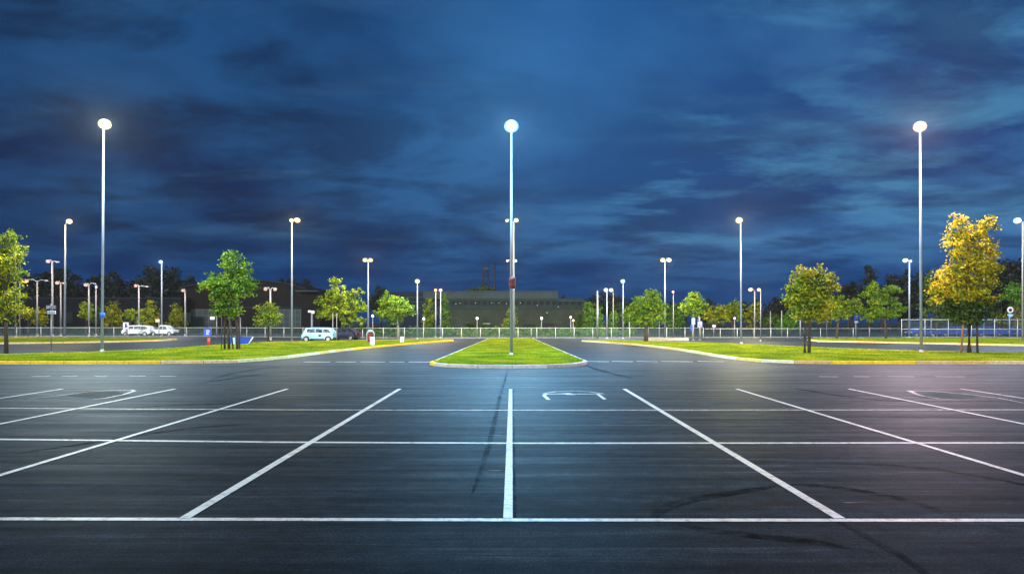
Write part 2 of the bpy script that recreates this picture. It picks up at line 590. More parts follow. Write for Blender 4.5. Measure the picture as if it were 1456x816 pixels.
# tyre marks, plus the centre pole's shadow painted as a dark streak
for pix, w in (([(930, 735), (946, 722), (985, 710), (1050, 699), (1110, 690)], 0.22),
               ([(1112, 688), (1160, 690), (1230, 699), (1300, 714), (1340, 728)], 0.20),
               ([(960, 742), (1010, 754), (1080, 762), (1160, 771), (1240, 785)], 0.20),
               ([(1040, 657), (1150, 657), (1300, 664), (1420, 682), (1500, 700)], 0.16),
               ([(1180, 735), (1230, 762), (1280, 790), (1330, 825)], 0.12),
               ([(722, 528), (712, 560), (703, 600), (690, 650), (672, 700)], 0.10),  # cast shadow of the centre pole, laid on as a dark streak
               ([(280, 545), (330, 538), (380, 531), (440, 527)], 0.30),
               ([(120, 585), (230, 577), (330, 574), (420, 577)], 0.20),
               ([(20, 645), (140, 628), (260, 610), (360, 602)], 0.20),
               ([(835, 520), (858, 528), (900, 538)], 0.35),
               ([(1120, 550), (1220, 566), (1330, 571), (1450, 569)], 0.25),
               ([(430, 520), (400, 521), (365, 525), (330, 531), (300, 540)], 0.3)):
    P = [Vector(G(*p)) for p in pix]
    Q = []
    for i in range(len(P) - 1):                 # Catmull-Rom smoothing
        p0, p1, p2, p3 = P[max(i - 1, 0)], P[i], P[i + 1], P[min(i + 2, len(P) - 1)]
        for t in (0, .25, .5, .75):
            Q.append(0.5 * ((2 * p1) + (p2 - p0) * t + (2 * p0 - 5 * p1 + 4 * p2 - p3) * t * t + (3 * p1 - p0 - 3 * p2 + p3) * t ** 3))
    Q.append(P[-1])
    n = len(Q)
    strip(MB(), [(q.x, q.y) for q in Q], w, 0.0025, 0, [math.sin(math.pi * (i + .6) / (n + .2)) ** .5 for i in range(n)]).build('tyre_shadow_mark', M_dark_film, lot)


# ------------------------------------------------------------------ lawns, kerbs, grass
def smooth_closed(P, per=4):
    P = [Vector(p) for p in P]; n = len(P); Q = []
    for i in range(n):
        p0, p1, p2, p3 = P[i - 1], P[i], P[(i + 1) % n], P[(i + 2) % n]
        for k in range(per):
            t = k / per
            Q.append(p1.lerp(p2, t) if (p2 - p1).length > 40 else 0.5 * ((2 * p1) + (p2 - p0) * t * .6 + (-2 * p1 + 2 * p2 - (p2 - p0) * .6 * 1.0) * t * t * 0 + (2 * p2 - 2 * p1 - (p2 - p0) * .6) * t))
    return Q


def inside(px, py, poly):
    c = np.zeros(len(px), bool)
    n = len(poly); j = n - 1
    for i in range(n):
        xi, yi = poly[i]; xj, yj = poly[j]
        cond = ((yi > py) != (yj > py)) & (px < (xj - xi) * (py - yi) / (yj - yi + 1e-12) + xi)
        c ^= cond; j = i
    return c


def offset(poly, d):
    P = [Vector(p) for p in poly]; n = len(P)
    area = sum(P[i].x * P[(i + 1) % n].y - P[(i + 1) % n].x * P[i].y for i in range(n))
    s = 1 if area > 0 else -1
    out = []
    for i in range(n):
        a, b, c = P[i - 1], P[i], P[(i + 1) % n]
        t1 = (b - a).normalized(); t2 = (c - b).normalized()
        nn = Vector((t1.y + t2.y, -(t1.x + t2.x)))
        if nn.length < 1e-6: nn = Vector((t1.y, -t1.x))
        nn.normalize()
        out.append(b + nn * d * s)
    return out


def lawn(label, pix, kerb_mats, pick, blades, hb=0.07, ymax=None):
    poly = [G(*p) for p in pix]
    top = 0.135
    o = sheet('lawn', poly, top, M_lawn)
    bm = bmesh.new(); bm.from_mesh(o.data)
    bmesh.ops.triangulate(bm, faces=bm.faces[:]); bm.to_mesh(o.data); bm.free()
    tag(o, kind='structure')
    # kerb stones round the edge
    out = offset(poly, 0.16)
    mb = MB()
    n = len(poly)
    for i in range(n):
        a0, b0 = Vector(poly[i]), Vector(poly[(i + 1) % n])
        a1, b1 = out[i], out[(i + 1) % n]
        L = (b0 - a0).length
        k = max(1, round(L / 1.8))
        for q in range(k):
            t0 = q / k + 0.014 / L; t1 = (q + 1) / k - 0.014 / L
            p = [a0.lerp(b0, t0), a0.lerp(b0, t1), a1.lerp(b1, t1), a1.lerp(b1, t0)]
            zt = 0.165 + random.uniform(-.004, .004)
            e = 0.025
            inn = [p[0].lerp(p[3], .0), p[1].lerp(p[2], .0), p[2].lerp(p[1], e / .16), p[3].lerp(p[0], e / .16)]
            vs = [(v.x, v.y, -0.01) for v in p] + [(p[0].x, p[0].y, zt), (p[1].x, p[1].y, zt), (p[2].x, p[2].y, zt - e), (p[3].x, p[3].y, zt - e), (inn[2].x, inn[2].y, zt), (inn[3].x, inn[3].y, zt)]
            mb.add(vs, [(4, 5, 8, 9), (9, 8, 6, 7), (2, 3, 7, 6), (0, 1, 5, 4), (0, 4, 9, 7, 3), (1, 2, 6, 8, 5)], pick((p[0] + p[1]) / 2))
    kb = mb.build('kerb', kerb_mats)
    tag(kb, kind='structure')
    # grass blades
    xs = [p[0] for p in poly]; ys = [p[1] for p in poly]
    x = RNG.uniform(max(min(xs), -60), min(max(xs), 60), blades * 3)
    y0, y1 = min(ys), ymax or max(ys)
    y = y0 + (y1 - y0) * RNG.random(blades * 3) ** 1.5
    ok = inside(x, y, poly) & (np.abs(x) < y * 0.8 + 3)
    x = x[ok][:blades]; y = y[ok][:blades]
    k = len(x)
    ang = RNG.uniform(0, 2 * math.pi, k)
    h = hb * RNG.uniform(0.6, 1.5, k)
    w = RNG.uniform(0.02, 0.04, k)
    lean = RNG.normal(0, 0.045, (k, 2))
    V = np.zeros((k, 3, 3))
    V[:, 0] = np.stack([x - w * np.cos(ang), y - w * np.sin(ang), np.full(k, top - .005)], 1)
    V[:, 1] = np.stack([x + w * np.cos(ang), y + w * np.sin(ang), np.full(k, top - .005)], 1)
    V[:, 2] = np.stack([x + lean[:, 0], y + lean[:, 1], top + h], 1)
    gm = poly_mesh('grass', V.reshape(-1, 3), 3, M_grass)
    go = link('grass', gm)
    tag(go, label, 'grass', kind='stuff')
    return o


def poly_mesh(name, V, k, mat):
    n = len(V) // k
    me = bpy.data.meshes.new(name)
    me.vertices.add(n * k); me.loops.add(n * k); me.polygons.add(n)
    me.vertices.foreach_set('co', np.ascontiguousarray(V, dtype=np.float32).ravel())
    me.loops.foreach_set('vertex_index', np.arange(n * k, dtype=np.int32))
    me.polygons.foreach_set('loop_start', np.arange(0, n * k, k, dtype=np.int32))
    me.materials.append(mat)
    me.update(calc_edges=True)
    me.validate()
    return me


M_kyel = stone_mat('kerb_yellow_paint', [(0.90, 0.62, 0.01), (0.95, 0.68, 0.02), (0.90, 0.60, 0.05), (0.90, 0.55, 0.02)])
M_kcre = stone_mat('kerb_cream_concrete', [(0.66, 0.50, 0.22), (0.72, 0.60, 0.34), (0.72, 0.46, 0.12), (0.72, 0.64, 0.46)])
M_kwhi = stone_mat('kerb_white_concrete', [(0.60, 0.60, 0.56), (0.66, 0.65, 0.60), (0.50, 0.50, 0.47), (0.64, 0.60, 0.50)])
M_kgry = stone_mat('kerb_grey_concrete', [(0.34, 0.33, 0.31), (0.42, 0.40, 0.36), (0.38, 0.36, 0.33)])

left_front = [(-420, 519), (0, 517.5), (140, 517.5), (230, 517), (290, 516.5), (335, 515.5), (370, 513), (405, 509.5), (440, 505), (475, 500.5), (510, 496.6), (545, 493), (580, 489.8), (610, 487.4), (632, 485.8), (643, 484.9)]
left_back = [(636, 484.2), (610, 484.0), (570, 484.5), (520, 485.4), (470, 486.4), (420, 487.4), (380, 488.3), (330, 491), (290, 494.5), (240, 498), (180, 501.5), (100, 504.5), (0, 507), (-420, 510)]
lawn('short green grass of the left lawn with the small maple tree', left_front + left_back, [M_kyel, M_kcre, M_kgry],
     lambda p: 0 if (p.y < 37.5 and p.x < -17.5) or p.y > 52 else (1 if p.y < 75 and p.x > -34 else 2), 60000)
right_front = [(829, 485.6), (845, 486.6), (870, 488.2), (900, 490.6), (930, 493.6), (960, 497.3), (990, 502), (1020, 507.3), (1050, 511.6), (1085, 514.8), (1130, 516.6), (1180, 517.2), (1300, 517.5), (1456, 517.5), (1900, 518)]
right_back = [(1900, 510), (1456, 505.2), (1380, 503.6), (1300, 501.6), (1200, 498.2), (1120, 494.4), (1060, 491.5), (1000, 489.0), (930, 487.0), (870, 485.2), (840, 484.6)]
lawn('short green grass of the right lawn with the golden tree', right_front + right_back, [M_kcre, M_kyel, M_kgry],
     lambda p: (1 if 16 < p.x < 24 and random.random() < .6 else 0) if p.y < 60 or p.x < 14 else 2, 60000)
isl = [(615.5, 518.6), (622, 520.3), (640, 521.8), (680, 523.2), (728, 523.6), (776, 523.0), (812, 521.2), (826, 519.0), (831, 517.3), (827, 515.8), (757, 483.2), (748, 482.7), (704, 482.7), (695, 483.2), (622, 516.6)]
isl_w = isl
lawn('bright green grass of the central island around the tallest lamp', isl_w, [M_kwhi, M_kyel],
     lambda p: 1 if p.x < -3.4 and p.y < 37 else 0, 70000)
# strips of lawn along the fence on both sides
lawn('dark grass strip below the left part of the fence', [(-300, 491.5), (0, 489.2), (90, 488), (170, 486.6), (225, 485), (250, 483.2), (235, 481.8), (120, 481.5), (0, 481.2), (-300, 481.5)],
     [M_kcre, M_kyel], lambda p: 0 if p.x > -50 else 1, 20000)
lawn('dark grass strip below the tall mesh fence', [(1150, 484.2), (1165, 486), (1220, 487.0), (1300, 488.6), (1380, 490.4), (1456, 492), (1800, 496), (1800, 483.5), (1456, 482.2), (1300, 482), (1160, 482.4)],
     [M_kcre, M_kyel], lambda p: 0, 20000)

# ------------------------------------------------------------------ trees
def leaf_cloud(blobs, n, size, cl=0.42, per=26, shell=0.62):
    """blobs: (x,y,z, rx,ry,rz) -> rhombic leaves gathered in clumps through the crown's volume"""
    vol = np.array([b[3] * b[4] * b[5] for b in blobs]) ** 0.75
    vol /= vol.sum()
    nc = max(4, n // per)
    bi = RNG.choice(len(blobs), nc, p=vol)
    B = np.array(blobs)[bi]
    d = RNG.normal(size=(nc, 3)); d /= np.linalg.norm(d, axis=1)[:, None]
    r = shell + (1 - shell) * RNG.random(nc) ** 0.6
    inner = RNG.random(nc) < 0.25
    r = np.where(inner, RNG.random(nc) * shell, r)
    # uneven outline
    r *= RNG.uniform(0.80, 1.22, nc)
    C = B[:, :3] + d * B[:, 3:] * r[:, None]
    clr = cl * RNG.uniform(0.6, 1.3, nc)
    P = np.repeat(C, per, 0) + RNG.normal(size=(nc * per, 3)) * np.repeat(clr, per)[:, None] * np.array([.55, .55, .38])
    out = np.repeat(d, per, 0)
    nrm = out * 0.6 + RNG.normal(size=P.shape) * 0.7 + np.array([0, 0, 0.5])
    nrm /= np.linalg.norm(nrm, axis=1)[:, None]
    a = RNG.normal(size=P.shape); a[:, 2] -= 0.5
    a -= nrm * (a * nrm).sum(1)[:, None]; a /= np.linalg.norm(a, axis=1)[:, None]
    b = np.cross(nrm, a)
    s = size * RNG.uniform(0.65, 1.35, len(P))[:, None]
    V = np.zeros((len(P), 4, 3))
    V[:, 0] = P - a * s * 0.55
    V[:, 1] = P + b * s * 0.33 + nrm * s * 0.08
    V[:, 2] = P + a * s * 0.6
    V[:, 3] = P - b * s * 0.33 + nrm * s * 0.08
    return V.reshape(-1, 3)


def tree(name, label, base, blobs_px, mat, n, size=0.2, trunks=None, bark=None, group=None, cat='tree', rt=0.12, cl=0.42, ylean=0.0, limbs=5, D=None, z0=0.0, flat=0.8):
    """base: photo pixel of the foot; blobs in photo pixels at the tree's own distance"""
    if D is None:
        bx, D = G(*base)
    else:
        bx = XD(base[0], D)
    k = D / F
    blobs = []
    for (px, py, rx, ry) in blobs_px:
        blobs.append((XD(px, D) - bx, RNG.uniform(-.3, .3) * rx * k, ZD(py, D) - z0, rx * k, max(rx, ry) * k * flat if rx < 30 else rx * k * 0.8, ry * k))
    t = thing(name, label, cat, (bx, D, z0), 0, group)
    V = leaf_cloud(blobs, int(n * .85), size * .90, cl * .74, 20)
    link('crown', poly_mesh('crown', V, 4, mat), t)
    lo = min(b[2] - b[5] * 0.6 for b in blobs)
    hi = max(b[2] for b in blobs)
    cx = sum(b[0] * b[3] for b in blobs) / sum(b[3] for b in blobs)
    tl = trunks or [(0.0, 0.0, 1.0)]
    for (dx, dy, sc) in tl:
        mb = MB()
        h1 = lo + (hi - lo) * 0.55
        pts = [(dx, dy, -0.03), (dx + random.uniform(-.03, .03), dy, h1 * .3), (dx * .8 + cx * .3 + random.uniform(-.06, .06), dy * .7, h1 * .62), (dx * .5 + cx * .8, dy * .3, h1)]
        rr = rt * sc
        mb.tube(pts, [rr * 1.25, rr, rr * .8, rr * .3], 8)
        for q in range(limbs):
            b = blobs[q % len(blobs)]
            zs = h1 * random.uniform(.5, .85)
            f = zs / h1
            s0 = Vector((dx * (1 - .5 * f) + cx * .8 * max(0, f - .3), dy * (1 - f * .7), zs))
            e = Vector((b[0] + random.uniform(-.6, .6) * b[3], b[1] + random.uniform(-.6, .6) * b[4], b[2] + random.uniform(-.2, .5) * b[5]))
            mid = s0.lerp(e, .5) + Vector((0, 0, .12 * (e - s0).length))
            mb.tube([s0, mid, e], [rr * .45, rr * .28, rr * .08], 6)
        mb.build('trunk', bark or M_bark, t)
    return t


def stakes(parent, lst, mat_list):
    for (dx, dy, h, lean, r), mm in zip(lst, mat_list):
        MB().tube([(dx, dy, -.05), (dx + lean, dy, h)], r, 8).build('support_stake', mm, parent)


LG = 0.135      # top of the lawns
t = tree('maple_tree', 'tall green tree with three dark trunks and stakes on the left lawn', (327, 498),
         [(324, 400, 26, 30), (326, 374, 18, 16), (338, 405, 22, 24), (305, 408, 16, 16), (348, 384, 12, 12), (295, 402, 9, 11), (350, 412, 14, 12), (322, 432, 20, 15), (312, 440, 13, 9), (330, 446, 15, 11), (328, 363, 9, 7)],
         green_a, 6800, 0.21, trunks=[(-.42, .1, 1), (-.08, 0, 1.05), (.48, .15, 1.0)], rt=.085, z0=LG, D=50)
stakes(t, [(-.52, -.25, 2.7, .02, .035), (.75, -.1, 3.2, -.05, .05), (.32, -.2, 2.5, -.25, .055)], [M_dstake, M_dstake, M_dstake])
tree('maple_tree', 'olive and gold tree cut off by the left edge of the photo', (9, 505),
     [(2, 360, 22, 26), (10, 378, 24, 22), (-4, 400, 26, 30), (8, 425, 22, 22), (30, 357, 8, 7), (14, 338, 13, 10), (30, 438, 10, 6), (0, 452, 18, 12), (-25, 390, 26, 45)],
     green_o, 7200, 0.2, rt=.11, z0=LG, D=44.5)
tree('maple_tree', 'broad yellow green tree behind the pale blue wagon', (487, 484),
     [(478, 410, 13, 12), (480, 425, 22, 14), (500, 432, 20, 18), (462, 428, 13, 6), (515, 436, 9, 9), (482, 444, 28, 12), (470, 448, 18, 6), (508, 414, 10, 4), (478, 401, 8, 6), (500, 455, 22, 11), (458, 445, 8, 4)],
     green_b, 7500, 0.27, rt=.13, D=84, trunks=[(0, 0, 1), (.5, .3, .8)])
tree('maple_tree', 'small bright green spreading tree left of the double lamp poles', (566.5, 481),
     [(560, 437, 20, 15), (553, 424, 10, 8), (545, 432, 10, 7), (575, 440, 15, 10), (580, 444, 9, 6), (541, 446, 9, 7), (560, 452, 18, 10), (568, 427, 8, 6), (578, 428, 4, 4)],
     green_a, 5200, 0.25, rt=.13, D=86, bark=M_barkl)
t = tree('maple_tree', 'small yellow green tree beside the grey double armed lamp', (382, 488),
         [(382, 438, 16, 4), (378, 447, 14, 7), (390, 450, 13, 6), (370, 452, 8, 4), (380, 458, 18, 5), (384, 433, 10, 3)],
         green_b, 2200, 0.22, rt=.16, D=73)
tree('maple_tree', 'green tree with single dark trunk on the tip of the right lawn', (918.5, 488),
     [(920, 440, 22, 16), (930, 426, 12, 10), (912, 430, 12, 10), (922, 455, 24, 11), (937, 437, 10, 12), (905, 424, 4, 4), (898, 447, 12, 12), (940, 446, 9, 10), (928, 418, 4, 5), (921, 417, 3, 5)],
     green_a, 6500, 0.22, rt=.20, z0=LG, D=70)
tree('maple_tree', 'small bright green tree with pale split trunk behind the right lawn', (987, 485),
     [(986, 430, 14, 11), (987, 420, 7, 6), (974, 437, 8, 6), (998, 436, 8, 8), (988, 442, 15, 7)],
     green_a, 4200, 0.24, rt=.11, D=83, trunks=[(-.15, 0, 1), (.75, 0, 1)], bark=M_barkl)
t = tree('maple_tree', 'dense dark green tree with yellow tips and double trunk on right lawn', (1147, 508),
         [(1152, 400, 24, 18), (1140, 402, 20, 16), (1168, 404, 18, 18), (1132, 425, 14, 20), (1168, 428, 20, 20), (1150, 432, 24, 22), (1170, 377, 6, 8), (1140, 386, 8, 6), (1182, 408, 6, 10), (1172, 452, 12, 8), (1140, 450, 14, 9), (1150, 416, 22, 18)],
         green_o, 8500, 0.19, rt=.085, z0=LG, D=44, trunks=[(-.12, 0, 1), (.18, .05, 1.05)])
tree('maple_tree', 'leafy green tree half hidden behind the dense double trunk tree', (1190, 484),
     [(1192, 430, 14, 10), (1208, 436, 16, 10), (1186, 445, 14, 10), (1216, 430, 9, 5), (1200, 446, 14, 6)],
     green_b, 3600, 0.26, rt=.13, D=82)
tree('maple_tree', 'loose green tree between the blue sign and the thin twin lamp', (1259.5, 484.5),
     [(1246, 415, 15, 9), (1240, 407, 11, 6), (1270, 411, 13, 6), (1250, 428, 18, 10), (1244, 442, 22, 9), (1265, 446, 14, 8), (1272, 430, 8, 6), (1236, 452, 14, 5), (1282, 440, 6, 5), (1230, 418, 6, 5)],
     green_a, 5200, 0.26, rt=.12, D=82)
t = tree('maple_tree', 'tall golden autumn tree on the right lawn near the edge', (1377, 507),
         [(1368, 328, 16, 20), (1398, 326, 14, 16), (1365, 350, 18, 18), (1392, 350, 20, 18), (1406, 372, 16, 22), (1376, 378, 24, 20), (1350, 392, 20, 18), (1338, 410, 16, 12), (1385, 402, 26, 22), (1362, 418, 24, 14), (1410, 395, 10, 14), (1405, 312, 7, 7), (1362, 312, 8, 8), (1325, 428, 8, 4), (1412, 424, 8, 4), (1400, 428, 8, 4)],
         green_g, 10500, 0.19, rt=.13, z0=LG, D=44, trunks=[(.05, 0, 1.0)])
blobs2 = [(1372, 440, 26, 14), (1390, 436, 20, 16), (1355, 436, 14, 10), (1380, 452, 24, 8)]
Dk = 44; kk = Dk / F; bx = XD(1377, Dk)
link('lower_crown', poly_mesh('lower_crown', leaf_cloud([(XD(a, Dk) - bx, 0.2, ZD(b, Dk) - LG, c * kk, c * kk * .8, d * kk) for a, b, c, d in blobs2], 3000, .19), 4, green_d), t)
stakes(t, [(-.55, -.1, 2.6, .2, .06), (.52, -.1, 2.7, -.08, .065)], [M_stake, M_dstake])
tree('bush_tree', 'dull green bushy tree between the tall right lamp and the golden tree', (1332, 482),
     [(1328, 440, 20, 18), (1322, 412, 10, 20), (1340, 452, 20, 10), (1318, 395, 8, 12)], green_d, 3200, 0.3, D=100, rt=.15)
tree('bush_tree', 'round blue green tree above the double disc sign', (1444, 482),
     [(1442, 414, 15, 13), (1448, 426, 14, 12), (1434, 420, 9, 10)], green_v, 3000, 0.3, D=100, rt=.15)
tree('bush_tree', 'brown olive shrub tree at the right edge behind mesh fence', (1454, 482),
     [(1440, 450, 26, 14), (1462, 442, 16, 18)], green_o, 2400, 0.3, D=108, rt=.15)
# rounded evergreens on the left
for px, top, w, lb, mm in ((163, 427, 14, 'rounded olive evergreen left of the bent armed lamp', green_o), (216, 426, 13, 'slim tall olive evergreen beside the white lit lamp pole', green_o), (251, 431, 12, 'olive evergreen beside the last small lamp on the left', green_o)):
    hh = 467 - top
    tree('evergreen_shrub', lb, (px, 478), [(px, top + hh * .22, w * .55, hh * .22), (px, top + hh * .5, w * .9, hh * .26), (px, top + hh * .78, w * 1.0, hh * .24)], mm, 3000, 0.24, D=112, rt=.12, group='clipped evergreens along the left fence', flat=1.0)
for pxx, pyy, rx, ry, lb, mm, D in ((122, 442, 9, 12, 'small yellow green tree left of the tallest left lamp', green_b, 104), (140, 448, 12, 14, 'dim green bush behind the tallest left lamp pole', green_d, 112),
                                  (58, 450, 12, 14, 'small olive tree behind the two panel sign', green_o, 106), (40, 446, 10, 7, 'gold tipped sapling beside the left edge tree', green_o, 100), (200, 452, 8, 12, 'small pale green sapling left of the slim olive evergreen', green_b, 108), (185, 447, 5, 7, 'thin pale flowering sapling above the white pickup', green_b, 104)):
    tree('young_tree', lb, (pxx, 478), [(pxx, pyy, rx, ry), (pxx + 2, pyy - ry * .6, rx * .6, ry * .5), (pxx - 2, pyy + ry * .5, rx * .8, ry * .5)], mm, 1500, 0.24, D=D, rt=.09)
# trees by the centre
tree('young_tree', 'slim lime green tree standing behind the central pole', (724, 480), [(723, 445, 4, 7), (727, 450, 5, 10), (730, 440, 3, 6), (722, 460, 6, 8), (731, 456, 4, 12)], green_b, 1700, 0.25, D=100, rt=.09)
for px, top, w, lb in ((610, 424, 9, 'leafy column shaped tree left of the paired lamp poles'), (633, 418, 7, 'tall narrow green column tree right of the paired lamp poles'), (838, 430, 10, 'rounded vivid green tree left of the unlit pole'), (851, 436, 6, 'narrow green column tree between the bare pole and bright lamp'), (872, 442, 5, 'thin yellow green column tree right of the bright white lamp')):
    hh = 478 - top
    tree('column_tree', lb, (px, 480), [(px, top + hh * .2, w * .7, hh * .2), (px, top + hh * .5, w, hh * .26), (px, top + hh * .8, w, hh * .24)], green_v if px != 610 else green_b, 2600, 0.26, D=104, rt=.14, flat=1.0)
for px, py, rx, ry, lb, mm, D in ((885, 447, 22, 20, 'dark brown green tree behind the right pair of lamps', green_d, 118), (1022, 446, 20, 14, 'spreading olive tree between small bright tree and tall single lamp', green_o, 104), (1042, 442, 12, 14, 'green tree touching the tall single lamp pole', green_b, 108),
                                  (1118, 458, 14, 12, 'low green bush left of the dense double trunk tree', green_v, 104), (1096, 455, 10, 8, 'small low bush beside the short bare pole', green_d, 106), (960, 450, 12, 20, 'dim green tree between the twin lamp and pale trunked tree', green_v, 112),
                                  (1070, 448, 14, 18, 'dark olive tree behind the paired lamp on the right', green_o, 118)):
    tree('bush_tree', lb, (px, 478), [(px, py, rx, ry), (px - rx * .5, py + ry * .4, rx * .7, ry * .6), (px + rx * .5, py + ry * .3, rx * .7, ry * .6), (px + rx * .2, py - ry * .5, rx * .5, ry * .5)], mm, 3000, 0.3, D=D, rt=.16)


# dark tree line, shared meshes
def dark_proto(kind):
    if kind == 'conifer':
        bl = [(0, 0, 3 + i * 1.25, 2.1 * (1 - i / 9.5), 2.1 * (1 - i / 9.5), .9) for i in range(9)]
        V = leaf_cloud(bl, 2200, 0.55, .5, 20, .4); hh = 13
    elif kind == 'round':
        bl = [(0, 0, 8, 3.6, 3.6, 3.0), (-2, 0, 6, 2.6, 2.6, 2.2), (2.2, .5, 6.4, 2.5, 2.5, 2.4), (.8, 0, 10.4, 2.0, 2.0, 1.7), (-1.2, 0, 9.8, 1.6, 1.6, 1.4)]
        V = leaf_cloud(bl, 2600, 0.55, .75, 20, .4); hh = 9
    else:
        bl = [(-.5, 0, 5, 2.6, 2.6, 2.4), (.8, 0, 8, 2.1, 2.1, 2.4), (-.7, 0, 10.5, 1.5, 1.5, 1.7), (.5, 0, 12.4, .9, .9, 1.3), (1.8, 0, 6, 1.7, 1.7, 1.6), (-1.9, 0, 7.6, 1.3, 1.3, 1.0)]
        V = leaf_cloud(bl, 2200, 0.55, .7, 20, .4); hh = 11
    c = poly_mesh('crown', V, 4, green_k)
    mb = MB().tube([(0, 0, -.1), (.05, 0, hh * .5), (0, 0, hh)], [.3, .22, .05], 7)
    tr = mb.build('trunk', M_bark)
    tm = tr.data
    bpy.data.objects.remove(tr)
    return c, tm


PROTO = {k: dark_proto(k) for k in ('conifer', 'round', 'ragged')}
PH = {'conifer': 14.3, 'round': 12.2, 'ragged': 13.7}


def dark_tree(px, top, D, kind, label, group, wide=1.0):
    s = ZD(top, D) / PH[kind]
    t = thing({'conifer': 'conifer_tree', 'round': 'broadleaf_tree', 'ragged': 'pine_tree'}[kind], label, 'tree', (XD(px, D), D + random.uniform(-6, 6), 0), random.uniform(0, 6.28), group)
    t.scale = (s * wide * 1.15, s * wide * 1.15, s)
    link('crown', PROTO[kind][0], t); link('trunk', PROTO[kind][1], t)
    return t


for px, top, kind, w in ((44, 388, 'round', 1.0), (62, 376, 'round', 1.0), (84, 380, 'ragged', 1), (112, 388, 'ragged', 1.1), (127, 384, 'round', .8), (150, 390, 'round', 1), (166, 384, 'ragged', 1.0), (186, 396, 'ragged', 1), (212, 386, 'round', .9), (232, 376, 'round', 1.1), (246, 378, 'round', 1.0), (262, 396, 'ragged', 1), (280, 392, 'ragged', 1), (-10, 380, 'round', 1), (20, 392, 'round', 1), (98, 396, 'round', 1), (200, 400, 'round', 1)):
    dark_tree(px, top, 175, kind, 'black silhouetted tree in the row behind the dark hall on the left', 'black trees behind the left hall', w)
for px, top, kind, w in ((394, 390, 'round', .6), (416, 392, 'round', .7), (432, 394, 'ragged', .9), (442, 398, 'conifer', .9), (540, 403, 'round', .8), (462, 408, 'round', .8)):
    dark_tree(px, top, 195, kind, 'black tree showing above the roof of the curved hall', 'black trees above the curved roof', w)
for px, top, kind, w in ((798, 419, 'ragged', .6), (818, 420, 'conifer', .8), (842, 418, 'round', .9), (862, 412, 'round', 1), (880, 418, 'round', 1), (900, 424, 'round', 1), (950, 428, 'round', 1), (972, 428, 'ragged', 1), (1003, 424, 'ragged', 1.0), (1012, 426, 'round', 1), (1060, 426, 'round', 1), (1080, 424, 'ragged', 1), (1098, 428, 'round', 1), (1110, 420, 'round', 1), (1124, 414, 'round', .8), (925, 430, 'round', 1), (1035, 430, 'round', 1)):
    dark_tree(px, top, 170, kind, 'black tree in the low row behind the middle of the fence', 'low black trees behind the fence', w)
for px, top, kind, w in ((1205, 398, 'round', 1), (1233, 376, 'ragged', .8), (1255, 382, 'ragged', .6), (1272, 390, 'ragged', .7), (1285, 378, 'conifer', 1.2), (1300, 384, 'round', 1.2), (1320, 384, 'round', 1.1), (1222, 402, 'round', 1), (1345, 392, 'round', 1.1), (1426, 368, 'round', 1.1), (1440, 376, 'conifer', 1.0), (1452, 366, 'round', 1.2), (1410, 380, 'ragged', 1.2), (1380, 390, 'round', 1.2), (1188, 410, 'round', 1), (1475, 372, 'round', 1.2), (1495, 360, 'round', 1.2), (1360, 400, 'round', 1.2), (1250, 404, 'round', 1.3), (1275, 408, 'round', 1.3), (1170, 420, 'round', 1.)):
    dark_tree(px, top, 150, kind, 'black tree in the tall wood behind the right hand fence', 'tall black wood on the right', w)

# ------------------------------------------------------------------ lamps
LAMPCOL = {'cold': (0.30, 0.70, 1.0), 'yellow': (1.0, 0.80, 0.38), 'lemon': (0.86, 0.95, 0.88), 'orange': (1.0, 0.64, 0.62), 'white': (0.88, 0.96, 1.0), 'amber': (1.0, 0.58, 0.18), 'rose': (1.0, 0.62, 0.55), 'magenta': (1.0, 0.2, 0.9)}
EM = {}


def lampmat(col, s):
    k = '%s_%d' % (col, int(s))
    return emit('lit_lens_' + k, LAMPCOL[col], s * (0.6 if col == 'yellow' else 1.0))


HALOCOL = {'cold': (0.16, 0.52, 1.0), 'yellow': (1.0, 0.66, 0.08), 'lemon': (1.0, 0.86, 0.22), 'orange': (1.0, 0.52, 0.14), 'white': (0.40, 0.78, 1.0), 'amber': (1.0, 0.50, 0.06), 'rose': (1.0, 0.36, 0.22), 'magenta': (0.9, 0.08, 0.8)}  # glow tints imitating the coloured halo round each lamp


def clear_glow(name, col, strength):
    """clear luminous glass: glows softly and lets the bulb's light straight through"""
    if name in MATS: return MATS[name]
    m, nt, out = nodes(name)
    e = N(nt, 'ShaderNodeEmission'); e.inputs['Color'].default_value = (*col, 1); e.inputs['Strength'].default_value = strength
    t = N(nt, 'ShaderNodeBsdfTransparent')
    a = N(nt, 'ShaderNodeAddShader')
    nt.links.new(e.outputs[0], a.inputs[0]); nt.links.new(t.outputs[0], a.inputs[1])
    nt.links.new(a.outputs[0], out.inputs[0])
    MATS[name] = m
    return m


def bulb(c, watts, col, rad, parent):
    l = bpy.data.lights.new('bulb', 'POINT')
    l.energy = watts
    l.color = LAMPCOL[col]
    l.shadow_soft_size = rad
    o = bpy.data.objects.new('bulb', l)
    COL.objects.link(o)
    o.parent = parent
    o.location = c
    return o


